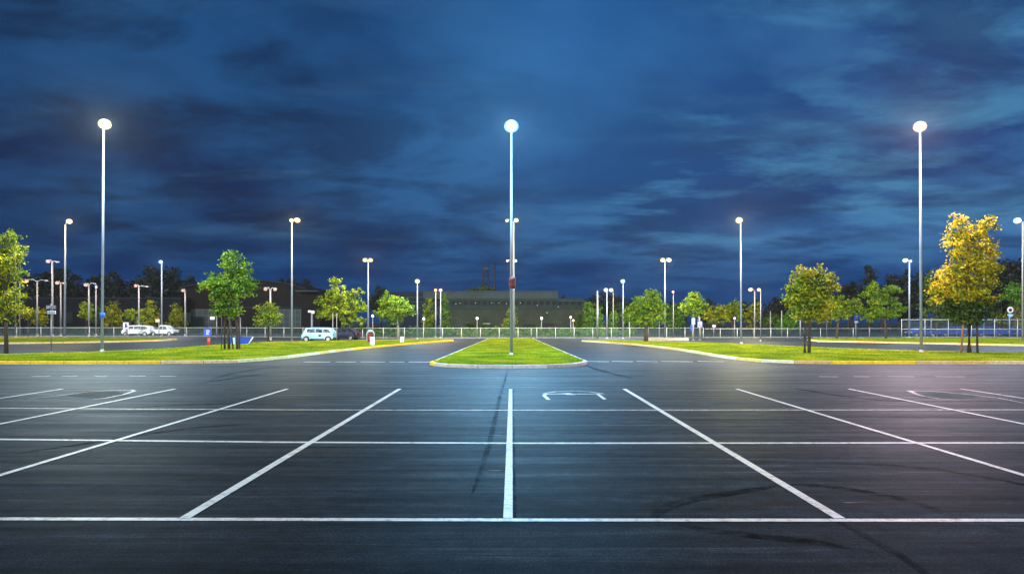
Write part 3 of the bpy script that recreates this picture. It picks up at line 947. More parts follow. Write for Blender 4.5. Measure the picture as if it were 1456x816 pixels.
def bowl(c, r, sq, col, parent):
    """clear globe, brighter band in the middle, glare halo painted as a tinted glow around it"""
    pf = lambda a: (r * math.sin(R(a)), -sq * r * math.cos(R(a)))
    tint = lambda f: tuple(f * a + (1 - f) for a in HALOCOL[col])
    MB().lathe(c, [pf(a) for a in (4, 24, 42, 58, 75, 95, 115, 128)], 20).build('lens', clear_glow('lens_glow_' + col, tint(.92), .68), parent)
    MB().lathe(c, [(q * x, q * z) for q in [.66 if r > .36 else .42] for x, z in [pf(a) for a in (5, 30, 60, 90, 120, 150, 174)]], 16).build('core', clear_glow('core_glow_' + col, tint(.22), 3.2), parent)
    MB().lathe(c, [(pf(128)[0] * 1.05, pf(128)[1]), (pf(140)[0] * 1.05, pf(140)[1]), (pf(152)[0] * 1.05, pf(152)[1] + .01)], 16).build('halo_skirt', clear_glow('skirt_glow_' + col, HALOCOL[col], .7), parent)  # weakly glowing ring added to imitate the lamp's halo


def watts_big(heads):
    return sum(h[4] for h in heads) > 7000


def mast(label, base, top, heads, width=5.0, z0=0.0, D=None, group='tall lamp posts on the car park', mat=None, name='street_lamp', arm_tilt=0.0):
    """heads: (px, py, radius m, colour, watts)"""
    if D is None: bx, D = G(*base)
    else: bx = XD(base[0], D)
    r = width * (.38 if watts_big(heads) else .33) * D / F
    t = thing(name, label, 'lamp post', (bx, D, z0), 0, group)
    mat = mat or M_pole
    zt = ZD(top, D) - z0
    tx = XD(base[0] if len(base) < 3 else base[2], D) - bx
    MB().tube([(0, 0, 0.02), (tx * .5, 0, zt * .5), (tx, 0, zt)], [r, r * .82, r * .6], 12).build('pole', mat, t)
    b = MB().lathe((0, 0, 0), [(r * 1.9, -.02), (r * 1.9, .03), (r * 1.3, .05), (r * 1.2, .16), (r * 1.02, .18)], 12)
    for q in range(4):
        a = q * math.pi / 2 + .78
        b.lathe((r * 1.7 * math.cos(a), r * 1.7 * math.sin(a), .03), [(.025, 0), (.025, .06)], 6)
    b.build('base_plate', M_house, t)
    for (px, py, rad, col, watts) in heads:
        rad = rad * (.80 if D < 50 else .68)
        hx = XD(px, D) - bx; hz = ZD(py, D) - z0
        hy = -(rad * .9 + r + .12)
        hx = XD(px, D + hy) - bx; hz = ZD(py, D + hy) - z0
        hs = MB()
        hs.tube([(tx, 0, zt - .10), (tx + (hx - tx) * .5, hy * .4, hz + rad * .84), (hx, hy, hz + rad * .86)], [r * .5, r * .42, r * .36], 8)
        hs.lathe((hx, hy, hz + rad * .72), [(rad * .52, 0), (rad * .50, rad * .06), (rad * .34, rad * .15), (rad * .10, rad * .20)], 14)
        ho = hs.build('luminaire', M_house, t)
        bowl((hx, hy, hz), rad, .82, col, ho)
        pw = (watts if watts > 5000 else watts * .55) * (.9 if col == 'yellow' else 1.0) * 1.9
        bulb((hx, hy, hz - rad * .1), pw, col, rad * .40, ho)
    return t


def arm_lamp(label, base_px, D, top, heads, width=4.0, group='small street lamps along the left fence', mat=None):
    """pole with thin arms and cobra heads; heads: (px, py, colour, watts or 0)"""
    bx = XD(base_px, D)
    r = width / 2 * D / F
    t = thing('street_lamp', label, 'street lamp', (bx, D, 0), 0, group)
    zt = ZD(top, D)
    mat = mat or M_dpole
    MB().tube([(0, 0, .02), (0, 0, zt)], [r, r * .7], 10).build('pole', mat, t)
    MB().lathe((0, 0, 0), [(r * 1.9, -.02), (r * 1.9, .04), (r * 1.3, .06), (r * 1.2, .4)], 10).build('base_plate', mat, t)
    for (px, py, col, watts, rad) in heads:
        hx = XD(px, D) - bx; hz = ZD(py, D)
        sg = 1 if hx >= 0 else -1
        hs = MB().tube([(0, 0, zt - .15), (hx * .4, 0, hz + .22), (hx - sg * .1, 0, hz + .12)], [r * .5, r * .42, r * .35], 8)
        hs.lathe((hx, 0, hz + .02), [(rad * .9, -.02), (rad * 1.0, .05), (rad * .7, .16), (rad * .2, .2)], 12, 0, (1.25, .7))
        ho = hs.build('luminaire', M_house, t)
        if watts:
            MB().lathe((hx, 0, hz - .03), [(rad * .15, -rad * .72), (rad * .6, -rad * .6), (rad * .9, -rad * .25), (rad * .95, -.01)], 12, 0, (1.15, .75)).build('lens', clear_glow('lens_glow_' + col, tuple(.6 * a + .4 for a in HALOCOL[col]), 1.2), ho)
            bulb((hx, 0, hz - .04 - rad * .3), watts * .7, col, rad * .28, ho)
    return t


W = 0.8
mast('tall lamp post with yellow white light on the left lawn', (145, 502.5, 147.5), 181, [(149, 177, .50, 'lemon', 11000 * W)], 5.2, z0=LG, D=46.5)
tc_ = mast('tall lamp post with cold white light on the central island', (727, 508.5, 727), 184, [(727, 180, .54, 'cold', 15500 * W)], 5.6, z0=LG, D=41.6)
mast('tall lamp post with orange white light on the right lawn', (1310, 503.5, 1308), 184, [(1308, 180.5, .50, 'orange', 12000 * W)], 5.2, z0=LG, D=45.6)
mast('twin headed lamp post behind the central island', (730.5, 483), 316, [(721, 314, .30, 'yellow', 2600 * W), (734, 313.5, .42, 'yellow', 4500 * W)], 4.6, D=84.0)
mast('smaller lamp post with two yellow heads far behind the central pole', (727.5, 474), 373, [(721.5, 371, .33, 'yellow', 2000), (733, 371, .42, 'yellow', 2600)], 3.0, D=125)
mast('twin headed yellow lamp post behind the left lawn', (415, 487.5), 316, [(414.3, 313.5, .30, 'yellow', 3500 * W), (423, 313.5, .42, 'yellow', 5000 * W)], 4.2, D=70)
mast('yellow lamp post on the grass strip left of the tallest left lamp', (92, 482, 93), 319, [(98.5, 315, .55, 'yellow', 6000 * W)], 4.4, D=92)
mast('white lamp post behind the white pickup', (230, 478), 374, [(228.5, 372.5, .42, 'white', 3000)], 3.6, D=104)
mast('twin headed yellow lamp post at the end of the left lawn', (523.5, 483.5), 373, [(518.8, 370, .38, 'yellow', 2800), (527, 370, .38, 'yellow', 2800)], 3.6, D=83)
mast('slim lamp post with single lemon light by the left lane', (593.5, 482), 403, [(593.5, 400, .44, 'lemon', 2400)], 3.2, D=86)
mast('left pole of the close pair of lamps by the fence', (619.5, 481), 414, [(619.3, 412.5, .30, 'amber', 1300)], 3.0, D=92)
mast('right pole of the close pair of lamps by the fence', (626.5, 481), 414, [(626.5, 412.5, .34, 'rose', 1600)], 3.0, D=90)
mast('single headed yellow lamp post on the right lawn', (1054, 491, 1053), 317, [(1051, 313.5, .46, 'yellow', 8000 * W)], 4.2, z0=LG, D=63)
mast('twin headed yellow lamp post at the tip of the right lawn', (945.5, 484.5), 373, [(942.3, 370, .40, 'yellow', 2800), (951.5, 370, .40, 'yellow', 2800)], 3.8, D=79)
mast('slim lamp post with single white light left of the right lawn', (886, 482), 403, [(885.5, 400, .42, 'white', 2600)], 3.0, D=87)
mast('lamp post with bright white head beside the unlit pole', (863, 481.5), 414, [(861.5, 412.5, .42, 'white', 2200)], 3.4, D=88)
mast('amber lamp post right behind the bright white lamp', (872, 479), 415, [(869, 412.5, .46, 'amber', 1500)], 2.4, D=100, mat=M_dpole)
mast('thin dim lamp post with faint pink head', (957.5, 483.5), 417, [(957, 415, .24, 'rose', 350)], 2.4, D=84, mat=M_dpole)
mast('lamp post with yellow head, left one of a close pair on the right', (1073, 481), 413, [(1067, 412, .40, 'yellow', 1800)], 3.4, D=92, mat=M_dpole)
mast('thinner lamp post, right one of a close pair on the right', (1081.5, 487), 413, [(1079, 412, .30, 'yellow', 1400)], 2.2, D=76, mat=M_dpole)
mast('slim twin headed white lamp post behind the right road', (1293, 482), 372, [(1287, 370.5, .46, 'white', 2800), (1295, 371.5, .24, 'white', 800)], 4.0, D=90)
mast('tall dark lamp post at the right edge of the photo', (1454, 489), 315, [(1446.5, 314, .50, 'white', 5000 * W)], 4.0, D=70, mat=M_dpole)
mast('pale lamp post seen through the golden tree', (1399, 482), 356, [(1405.5, 354, .42, 'white', 2500)], 3.2, D=95)
mast('lamp glimpsed through the left edge tree', (22, 480), 357, [(27.5, 355.5, .32, 'white', 1200)], 3.0, D=96, mat=M_dpole)
arm_lamp('tall street lamp with a warm head and a dark arm near the left edge', 74.5, 98, 371, [(68.5, 371.5, 'rose', 900, .28), (82, 373.5, 'white', 0, .22)], 3.0)
arm_lamp('low street lamp with a long left arm and large amber head', 53, 100, 399, [(36, 399, 'amber', 1300, .42), (66, 400, 'white', 0, .2)], 2.4)
arm_lamp('street lamp with orange head beside the yellow lit lamp post', 86.5, 103, 403, [(81.5, 402, 'rose', 700, .28), (90, 403.5, 'white', 0, .16)], 2.4)
arm_lamp('street lamp with orange head and a short blue grey arm', 126.5, 98, 404, [(122, 405, 'rose', 900, .26), (135, 404.5, 'white', 0, .16)], 2.6)
arm_lamp('street lamp with small magenta head', 136.5, 100, 407, [(136.8, 408, 'magenta', 120, .16)], 2.0)
arm_lamp('curved street lamp with rose head and long right arm', 197.5, 104, 406, [(193, 406.5, 'rose', 800, .22), (209, 408.5, 'white', 0, .18)], 2.6)
arm_lamp('street lamp with rose head and a single short arm', 263.5, 100, 412, [(260, 413, 'rose', 700, .22)], 2.6)
arm_lamp('grey street lamp with two short arms in front of the curved hall', 384.5, 80, 411, [(377.5, 411, 'rose', 700, .20), (391, 411.5, 'rose', 60, .18)], 3.0)
# dark red banner bundle strapped to the central pole
D = 41.6
bb = MB()
rr = 9 / 2 * D / F
prof = [(rr * .5, -.36), (rr * .95, -.30), (rr * 1.05, -.1), (rr * .92, .02), (rr * 1.08, .14), (rr * .9, .3), (rr * .55, .36)]
bb.lathe((0, 0, 0), prof, 12)
for q in range(9):
    a = q * .7
    bb.box((rr * math.cos(a) * 1.02, rr * math.sin(a) * 1.02, -.28 + q * .07), (.07, .07, .10), (.3 * q, .2, a))
o = bb.build('wreath', surf('dark_red_ribbon', (0.13, 0.022, 0.018), .7, var=.6, scale=14, bmp=.5))
o.location = (XD(728.5, D), D, ZD(402, D))
tag(o, 'dark red bundle strapped round the central lamp pole', 'wreath')
# blue collar on left pole
D = 46.5
o = MB().lathe((0, 0, 0), [(.14, -.16), (.155, -.15), (.155, .15), (.14, .16)], 14).build('pole_band', M_bpaint)
o.location = (XD(145.5, D), D, ZD(448, D))
tag(o, 'blue band clamped round the tallest left lamp pole', 'band')


# ------------------------------------------------------------------ fences
def fence(label, pts, height, step, rails=(1.0,), group=None, base=0.1):
    """posts, rails and chain link between ground points"""
    a, b = Vector(pts[0]), Vector(pts[1])
    L = (b - a).length
    ang = math.atan2(b.y - a.y, b.x - a.x)
    t = thing('chain_link_fence', label, 'fence', (a.x, a.y, 0), ang)
    post = None
    n = max(1, round(L / step))
    for i in range(n + 1):
        if post is None:
            post = MB().tube([(0, 0, -.05), (0, 0, height + .06)], .045, 8).lathe((0, 0, height + .05), [(.05, 0), (.045, .03), (.01, .05)], 8).build('post', M_rail, t)
        else:
            c = post.copy(); COL.objects.link(c); c.parent = t; c.location = (i * L / n, 0, 0)
    for rr_ in rails:
        MB().tube([(0, 0, height * rr_), (L, 0, height * rr_)], .034, 8).build('rail', M_rail, t)
    MB().tube([(0, 0, .10), (L, 0, .10)], .026, 6).build('rail', M_rail, t)
    me = bpy.data.meshes.new('mesh_panel')
    me.from_pydata([(0, .02, .06), (L, .02, .06), (L, .02, height - .03), (0, .02, height - .03)], [], [(0, 1, 2, 3)])
    me.materials.append(M_wire)
    link('mesh_panel', me, t)
    return t


f0, f1, f2, f3, f4 = (-98, 97), (XD(300, 97), 97), (XD(575, 88), 88), (XD(1000, 90), 90), (XD(1282, 93), 93)
fence('low chain link fence behind the left car park and white vehicles', (f0, f1), 1.32, 3.4)
fence('low chain link fence between the left lawn and the curved hall', (f1, f2), 1.32, 2.9)
fence('low chain link fence across the end of the central lanes', (f2, f3), 1.34, 2.42)
fence('low chain link fence behind the right lawn', (f3, f4), 1.25, 2.3)
fence('tall chain link fence with two rails at the far right', (f4, (96, 95.5)), 2.45, 3.4, (1.0, .48))
# pale footing slab below the fence line
for a, b in ((f0, f1), (f1, f2), (f2, f3), (f3, f4)):
    o = strip(MB(), [(a[0] + .15, a[1] - .3), (b[0] - .15, b[1] - .3)], .35, .012).build('path', M_conc)
    tag(o, kind='structure')

# hedges behind the fence
for x0, x1, D, h, lb in ((530, 640, 96, 1.35, 'low hedge behind the fence left of the island'), (640, 760, 97, 1.3, 'low hedge behind the fence at the island end'), (762, 900, 96, 1.25, 'low hedge behind the fence right of the island')):
    X0, X1 = XD(x0, D), XD(x1, D)
    bl = [(x - X0, RNG.uniform(-.15, .15), h * .5, .9, .5, h * .52 * RNG.uniform(.85, 1.1)) for x in np.arange(X0, X1, .9)]
    t = link('hedge', poly_mesh('hedge', leaf_cloud(bl, 4200, .22, .3, 22, .4), 4, green_v if x0 != 640 else green_a))
    t.location = (X0, D, 0)
    tag(t, lb, 'hedge', 'hedges behind the central fence')
for px, py, rx, ry, D, lb in ((672, 465, 12, 6, 112, 'dark bush left of the yellow globe lamp'), (690, 466, 8, 4, 112, 'small dark bush right of the yellow globe lamp'), (735, 468, 10, 4, 112, 'dark bush behind the central pole'), (827, 455, 10, 12, 114, 'dark bush at the right end of the long building')):
    t = link('bush', poly_mesh('bush', leaf_cloud([(0, 0, ZD(py, D), rx * D / F, rx * D / F * .7, ry * D / F), (0, 0, ZD(py, D) * .5, rx * D / F, rx * D / F * .7, ZD(py, D) * .5)], 1200, .3, .4, 22), 4, green_d))
    t.location = (XD(px, D), D, 0)
    tag(t, lb, 'bush')


# ------------------------------------------------------------------ buildings
M_brick = brick_mat('grey_brick', (0.036, 0.045, 0.034), (0.030, 0.038, 0.029), (0.02, 0.024, 0.02), 1.0, .9, .3)
M_band = surf('dark_cladding', (0.018, 0.030, 0.030), .7, 0, var=.3, scale=.5, spec=.08)
M_roof = surf('roof_sheet', (0.030, 0.046, 0.055), .7, 0, var=.25, scale=.4, spec=.1)
M_wing = surf('blue_grey_cladding', (0.008, 0.015, 0.030), .7, 0, var=.3, scale=.4, spec=.08)
M_brown = surf('brown_cladding', (0.009, 0.008, 0.009), .8, var=.35, scale=.5, spec=.06)
M_black = surf('black_opening', (0.006, 0.007, 0.008), .7)
M_win = surf('window_glass', (0.010, 0.016, 0.018), .6, spec=.05)
M_warmwin = emit('lit_window', (0.75, 0.95, 0.85), 0.10)
M_wl = emit('wall_lamp_glow', (0.85, 1.0, 0.85), 0.45)

D = 140
def bz(py): return ZD(py, D)
bld = thing('warehouse', 'long low grey green warehouse behind the central fence', 'warehouse', (XD(715, D), D, 0))
def lx(px): return XD(px, D) - XD(715, D)
def wbox(name, x0, x1, ztop, zbot, y0, y1, mat, par=bld):
    return MB().box(((lx(x0) + lx(x1)) / 2, (y0 + y1) / 2, (ztop + zbot) / 2), (lx(x1) - lx(x0), y1 - y0, ztop - zbot)).build(name, mat, par)
wbox('wall', 634, 832, bz(438.5), -.1, 0, 14, M_brick)
wbox('cladding_band', 635, 831, bz(424), bz(438.5) + .003, .5, 13.5, M_band)
wbox('cornice', 633.5, 832.5, bz(438) + .08, bz(440), -.12, -.003, M_band)
wbox('roof', 600, 794, bz(414.5), bz(424) + .003, 1.4, 13, M_roof)
wbox('roof_edge', 599, 795, bz(413.2), bz(414.6) + .003, 1.2, 13.2, M_roof)
wbox('roof_edge', 795.3, 833, bz(427), bz(428.5), .2, 13, M_roof)
wbox('side_wing', 545, 633, bz(414), -.1, 4, 20, M_wing)
for py in (421, 428, 436, 446):
    wbox('floor_band', 545.5, 632.5, bz(py), bz(py + 1.2), 3.85, 3.997, M_roof)
for x0, x1, y in ((745, 758, 461.5), (771, 785.5, 460.5)):
    a = wbox('loading_door', x0, x1, bz(y + 1), .02, -.06, -.003, M_black)
    wbox('door_hood', x0 - 1, x1 + 1, bz(y - 1), bz(y + .8), -.6, -.07, M_band, a)
for x in range(640, 832, 9):
    wbox('window', x + .8, x + 7.0, bz(427.5), bz(433.5), .42, .497, M_win)
for x, y in ((654, 431), (676, 430.5), (699, 430.5), (709, 430.5), (740, 430.5), (764, 434), (794, 436), (648, 432), (720, 431.5)):
    wbox('wall_lamp', x - .6, x + .6, bz(y - .4), bz(y + .5), .25, .40, M_wl)
wbox('wall_lamp', 686, 697, bz(459.6), bz(460.5), -.15, -.004, M_wl)
wbox('wall_lamp', 777, 778.4, bz(443.8), bz(445.2), -.15, -.004, M_wl)
# dark characters on the wall
sg = MB()
for x0, x1, y0, y1 in ((705, 706, 444, 450), (705, 710, 443.6, 444.6), (709, 710, 444, 450), (705, 710, 447, 448), (712, 713, 444, 450), (712, 717, 443.6, 444.6), (712, 717, 447, 448), (716, 717, 444, 450), (704, 718, 450.6, 451.4)):
    sg.box(((lx(x0) + lx(x1)) / 2, -.03, (bz(y0) + bz(y1)) / 2), (lx(x1) - lx(x0), .05, bz(y0) - bz(y1)))
sg.build('wall_lettering', M_black, bld)

# hump of greenery on the roof, lattice tower and mast behind
Dh = 146
o = link('rooftop_shrub', poly_mesh('rooftop_shrub', leaf_cloud([(0, 0, 0, 2.0, 1.6, .75), (1.3, 0, -.2, 1.3, 1.2, .6), (-1.3, 0, -.25, 1.2, 1.2, .5)], 1500, .35, .4), 4, green_d))
o.location = (XD(681, Dh), Dh, ZD(413, D) + .55)
tag(o, 'dark rounded shrub growing on the warehouse roof', 'shrub')
Dt = 185
tw = thing('lattice_tower', 'dark steel lattice tower rising behind the warehouse roof', 'tower', (XD(690.5, Dt), Dt, 0))
zt = ZD(378, Dt)
w = 4.6 * Dt / F
for sx in (-1, 1):
    for sy in (-1, 1):
        MB().tube([(sx * w * 1.15, sy * w * 1.1, -.1), (sx * w * .85, sy * w * .85, zt)], .14, 6).build('leg', M_dark, tw)
br = MB()
lv = [zt * .42, zt * .52, zt * .62, zt * .72, zt * .82, zt * .91, zt - .1]
for i, z in enumerate(lv):
    q = w * (1.12 - .27 * z / zt)
    c = [(-q, -q), (q, -q), (q, q), (-q, q)]
    for k in range(4):
        a, b = c[k], c[(k + 1) % 4]
        br.tube([(*a, z), (*b, z)], .09, 5)
        if i + 1 < len(lv):
            br.tube([(*a, z), (b[0] * .97, b[1] * .97, lv[i + 1])], .06, 5)
br.build('bracing', M_dark, tw)
MB().box((0, 0, zt * .955), (w * 2.1, w * 2.1, .25)).build('platform', M_dark, tw)
ms = thing('chimney_mast', 'single dark mast right of the lattice tower', 'mast', (XD(703, Dt), Dt, 0))
MB().tube([(0, 0, 0), (0, 0, ZD(375, Dt))], [.32, .24], 10).build('shaft', M_dark, ms)
MB().tube([(0, 0, ZD(413, Dt)), (0, 0, ZD(407, Dt))], [.5, .45], 10).build('collar', M_dark, ms)

# curved hall
D = 128
hl = thing('curved_hall', 'dark brown hall with a curved roof behind the left lawn', 'hall', (XD(360, D), D, 0))
def lx(px): return XD(px, D) - XD(360, D)
arc = [(262, 409), (290, 404), (320, 401), (350, 399.6), (375, 400.2), (400, 403), (420, 407), (437, 412)]
prof = [(lx(262), 0)] + [(lx(x), bz(y)) for x, y in arc] + [(lx(455), bz(418)), (lx(455), 0)]
MB().prism(prof, 0, 16).build('wall', M_brown, hl)
rf = MB()
for i in range(len(arc) - 1):
    (xa, ya), (xb, yb) = arc[i], arc[i + 1]
    vs = [(lx(xa), -.7, bz(ya) + .02), (lx(xb), -.7, bz(yb) + .02), (lx(xb), 16.4, bz(yb) + .02), (lx(xa), 16.4, bz(ya) + .02)]
    vs += [(x, y, z + .25) for x, y, z in vs]
    rf.add(vs, [(0, 1, 2, 3), (7, 6, 5, 4), (0, 4, 5, 1), (1, 5, 6, 2), (2, 6, 7, 3), (3, 7, 4, 0)])
rf.build('roof', M_wing, hl)
MB().box(((lx(425) + lx(456)) / 2, -1.0, bz(414.5)), (lx(456) - lx(425), 2.4, .22)).build('canopy_roof', M_roof, hl)
for x0, x1, y0, y1, ncol in ((272, 305, 440, 466, 4), (372, 428, 440, 466, 7)):
    fr = MB().box(((lx(x0) + lx(x1)) / 2, -.04, (bz(y0) + bz(y1)) / 2), (lx(x1) - lx(x0), .08, bz(y0) - bz(y1))).build('window', surf('hall_glass', (0.022, 0.040, 0.045), .6, spec=.1), hl)
    gr = MB()
    for q in range(ncol + 1):
        gr.box((lx(x0) + (lx(x1) - lx(x0)) * q / ncol, -.11, (bz(y0) + bz(y1)) / 2), (.10, .06, bz(y0) - bz(y1) + .1))
    for q in range(4):
        gr.box(((lx(x0) + lx(x1)) / 2, -.12, bz(y1) + (bz(y0) - bz(y1)) * q / 3), (lx(x1) - lx(x0), .05, .09))
    gr.build('frame', M_dark, fr)
sg = MB().box(((lx(300) + lx(430)) / 2, -.03, bz(437)), (lx(430) - lx(300), .05, .25)).build('ledge', M_wing, hl)

# dark hall at the far left
D = 125
dh = thing('dark_hall', 'black flat roofed hall along the left side', 'hall', (XD(110, D), D, 0))
def lx(px): return XD(px, D) - XD(110, D)
MB().box(((lx(-120) + lx(258)) / 2, 8, bz(425) / 2 - .05), (lx(258) - lx(-120), 16, bz(425) + .1)).build('wall', surf('black_cladding', (0.007, 0.008, 0.013), .8, var=.3, scale=.4, spec=.05), dh)
MB().box(((lx(-120) + lx(258)) / 2, 7.9, bz(424)), (lx(259) - lx(-121), 16.5, .28)).build('roof', M_wing, dh)
for x in range(-40, 258, 42):
    MB().box((lx(x) + 1, -.05, bz(452)), (2.6, .09, 2.0)).build('window', M_win, dh)


# ------------------------------------------------------------------ vehicles
M_tyre = surf('tyre_rubber', (0.012, 0.012, 0.013), .8)
M_rim = surf('alloy_rim', (0.65, 0.66, 0.68), .35, .6, var=.1)
M_cglass = glass_dark('car_glass', (0.008, 0.010, 0.016), .05)
M_tail = surf('red_lens', (0.45, 0.01, 0.015), .25, coat=.5)
M_headl = surf('clear_lens', (0.75, 0.78, 0.82), .2, coat=.6)
M_trim = surf('black_trim', (0.02, 0.02, 0.022), .6)


def car(name, label, cat, px, D, L, Hh, Wd, prof, glass, paint_m, rz=0.0, wheels=(.2, .8), wr=.31, roof_m=None, group=None):
    """side profile given as (x/L, z/H) pairs, nose to the left; glass likewise"""
    t = thing(name, label, cat, (XD(px, D), D, 0), rz, group)
    P = [((x - .5) * L, z * Hh) for x, z in prof]
    bm = bmesh.new()
    k = len(P)
    sec = [(-Wd / 2, .94), (-Wd / 2 * .96, 1), (Wd / 2 * .96, 1), (Wd / 2, .94)]
    rows = []
    zc = Hh * .42
    for y, s in ((-.5, .90), (-.485, .97), (-.42, 1.0), (.42, 1.0), (.485, .97), (.5, .90)):
        rr_ = []
        for x, z in P:
            tum = 1 - .16 * max(0, (z - Hh * .55) / Hh) / .45
            rr_.append(bm.verts.new((x * (1 - (1 - s) * .35), y * Wd * tum, zc + (z - zc) * s)))
        rows.append(rr_)
    for a, b in zip(rows[:-1], rows[1:]):
        for i in range(k):
            bm.faces.new((a[i], a[(i + 1) % k], b[(i + 1) % k], b[i]))
    bm.faces.new(rows[0]); bm.faces.new(rows[-1][::-1])
    bmesh.ops.recalc_face_normals(bm, faces=bm.faces)
    me = bpy.data.meshes.new('body'); bm.to_mesh(me); bm.free()
    me.materials.append(paint_m)
    link('body', me, t)
    for side in (-1, 1):
        for g in glass:
            mb = MB()
            vs, vs2 = [], []
            for x, z in g:
                zz = z * Hh
                tum = 1 - .16 * max(0, (zz - Hh * .55) / Hh) / .45
                vs.append(((x - .5) * L, side * (Wd * .5 * tum + .004), zc + (zz - zc) * .93))
                vs2.append(((x - .5) * L, side * (Wd * .5 * tum - .05), zc + (zz - zc) * .93))
            n = len(g)
            mb.add(vs + vs2, [tuple(range(n)), tuple(range(2 * n - 1, n - 1, -1))] + [(q, (q + 1) % n, (q + 1) % n + n, q + n) for q in range(n)])
            mb.build('side_window', M_cglass, t)
        for wx in wheels:
            cx = (wx - .5) * L
            y0 = side * (Wd / 2 - .08)
            arch = MB()
            seg = [(cx + wr * 1.2 * math.cos(a), wr + wr * 1.2 * math.sin(a)) for a in [R(v) for v in range(0, 181, 20)]]
            seg = seg + [(cx - wr * 1.2, wr * .55), (cx + wr * 1.2, wr * .55)]
            arch.prism(seg, side * (Wd / 2 + .006), side * (Wd / 2 - .03))
            arch.build('wheel_arch', M_trim, t)
            wmb = MB()
            n = 20
            pr = [(wr * .62, -.10), (wr * .95, -.10), (wr, -.06), (wr, .06), (wr * .95, .10), (wr * .62, .10)]
            vs = []
            for r_, yy in pr:
                for q in range(n):
                    a = 2 * math.pi * q / n
                    vs.append((cx + r_ * math.cos(a), y0 + side * .03 + yy, wr + r_ * math.sin(a)))
            fs = [(i * n + q, i * n + (q + 1) % n, (i + 1) * n + (q + 1) % n, (i + 1) * n + q) for i in range(5) for q in range(n)]
            fs += [tuple(range(n)), tuple(range(5 * n, 6 * n))]
            wmb.add(vs, fs, 0, False)
            wo = wmb.build('wheel', M_tyre, t)
            rm = MB()
            yo = y0 + side * .135
            for q in range(5):
                a = q * 2 * math.pi / 5 + .3
                rm.box((cx + wr * .3 * math.cos(a), yo, wr + wr * .3 * math.sin(a)), (wr * .6, .02, wr * .17), (0, -a, 0))
            ring = [(cx + wr * .6 * math.cos(2 * math.pi * q / 20), yo, wr + wr * .6 * math.sin(2 * math.pi * q / 20)) for q in range(21)]
            rm.tube(ring, .022, 6)
            rm.build('rim', M_rim, wo)
    for side in (-1, 1):
        MB().bbox((-L / 2 * .965, side * Wd * .36, Hh * .44), (.12, Wd * .2, Hh * .09), .02).build('headlight', M_headl, t)
        MB().bbox((L / 2 * .972, side * Wd * .40, Hh * .50), (.10, Wd * .14, Hh * .16), .02).build('tail_light', M_tail, t)
        MB().bbox(((.27 - .5) * L, side * (Wd / 2 + .08), Hh * .60), (.12, .16, .11), .03).build('mirror', paint_m, t)
        MB().box(((.50 - .5) * L, side * (Wd * .5 + .012), Hh * .52), (.14, .02, .03)).build('door_handle', M_trim, t)
        MB().box((0, side * (Wd * .5 + .004), Hh * .20), (L * .42, .03, Hh * .07)).build('sill_trim', M_trim, t)
    MB().bbox((-L / 2 * .985, 0, Hh * .27), (.10, Wd * .84, Hh * .12), .03).build('bumper', M_trim, t)
    MB().bbox((L / 2 * .985, 0, Hh * .27), (.10, Wd * .84, Hh * .12), .03).build('bumper', M_trim, t)
    return t


wag = [(0.01, .22), (0.0, .42), (.03, .56), (.07, .64), (.11, .92), (.16, .985), (.5, 1.0), (.82, .985), (.92, .90), (.985, .70), (1.0, .50), (.99, .22), (.9, .17), (.1, .17)]
gl = [[(.17, .66), (.19, .93), (.42, .95), (.42, .66)], [(.44, .66), (.44, .95), (.66, .95), (.66, .66)], [(.68, .66), (.68, .95), (.84, .91), (.91, .68)]]
M_pblue = surf('pale_blue_car_paint', (0.22, 0.50, 0.85), .3, .0, var=.06, scale=1.5, coat=.35)
M_navy = surf('navy_car_paint', (0.006, 0.009, 0.035), .4, 0, var=.1, scale=1.5, spec=.15)
M_wcar = surf('white_car_paint', (0.62, 0.70, 0.86), .3, .0, var=.06, scale=1.5, coat=.35)
M_bcar = surf('blue_car_paint', (0.03, 0.07, 0.30), .3, .1, var=.06, scale=1.5, coat=.35)
c1 = car('station_wagon', 'pale blue boxy wagon parked behind the left lawn', 'car', 454, 74, 3.45, 1.56, 1.65, wag, gl, M_pblue, wheels=(.16, .84), wr=.30)
MB().box((.28, -.842, .70), (.30, .02, .20)).build('side_vent', M_trim, c1)
sed = [(0.01, .24), (0.0, .45), (.06, .60), (.20, .66), (.30, .90), (.42, .99), (.66, 1.0), (.82, .93), (.93, .74), (.99, .60), (1.0, .42), (.99, .22), (.9, .17), (.1, .17)]
gs = [[(.27, .66), (.34, .90), (.48, .95), (.48, .66)], [(.50, .66), (.50, .95), (.68, .96), (.68, .66)], [(.70, .66), (.70, .955), (.80, .91), (.88, .70)]]
car('hatchback_car', 'dark navy car with red tail lights beside the pale blue wagon', 'car', 489, 79, 3.5, 1.52, 1.65, sed, gs, M_navy, wheels=(.18, .82), wr=.29, rz=R(-8))
pick = [(0.01, .24), (0.0, .48), (.05, .58), (.20, .62), (.29, .94), (.34, 1.0), (.56, 1.0), (.60, .94), (.62, .62), (.98, .62), (1.0, .50), (.99, .24), (.9, .19), (.1, .19)]
gp = [[(.26, .64), (.32, .92), (.43, .95), (.43, .64)], [(.45, .64), (.45, .95), (.55, .94), (.57, .64)]]
car('station_wagon', 'white wagon behind the fence on the left, beside a small blue sign', 'car', 197, 104, 4.4, 1.62, 1.7, wag, gl, M_wcar, wheels=(.16, .82), wr=.31)
car('pickup_truck', 'white pickup truck, right one of the two white vehicles', 'pickup', 233, 104.5, 3.9, 1.62, 1.7, pick, gp, M_wcar, rz=R(178), wheels=(.17, .80), wr=.31)
car('hatchback_car', 'bright blue car behind the slim twin headed white lamp post', 'car', 1309, 97.5, 3.8, 1.45, 1.65, sed, gs, M_bcar, wheels=(.18, .82), wr=.30, rz=R(5))
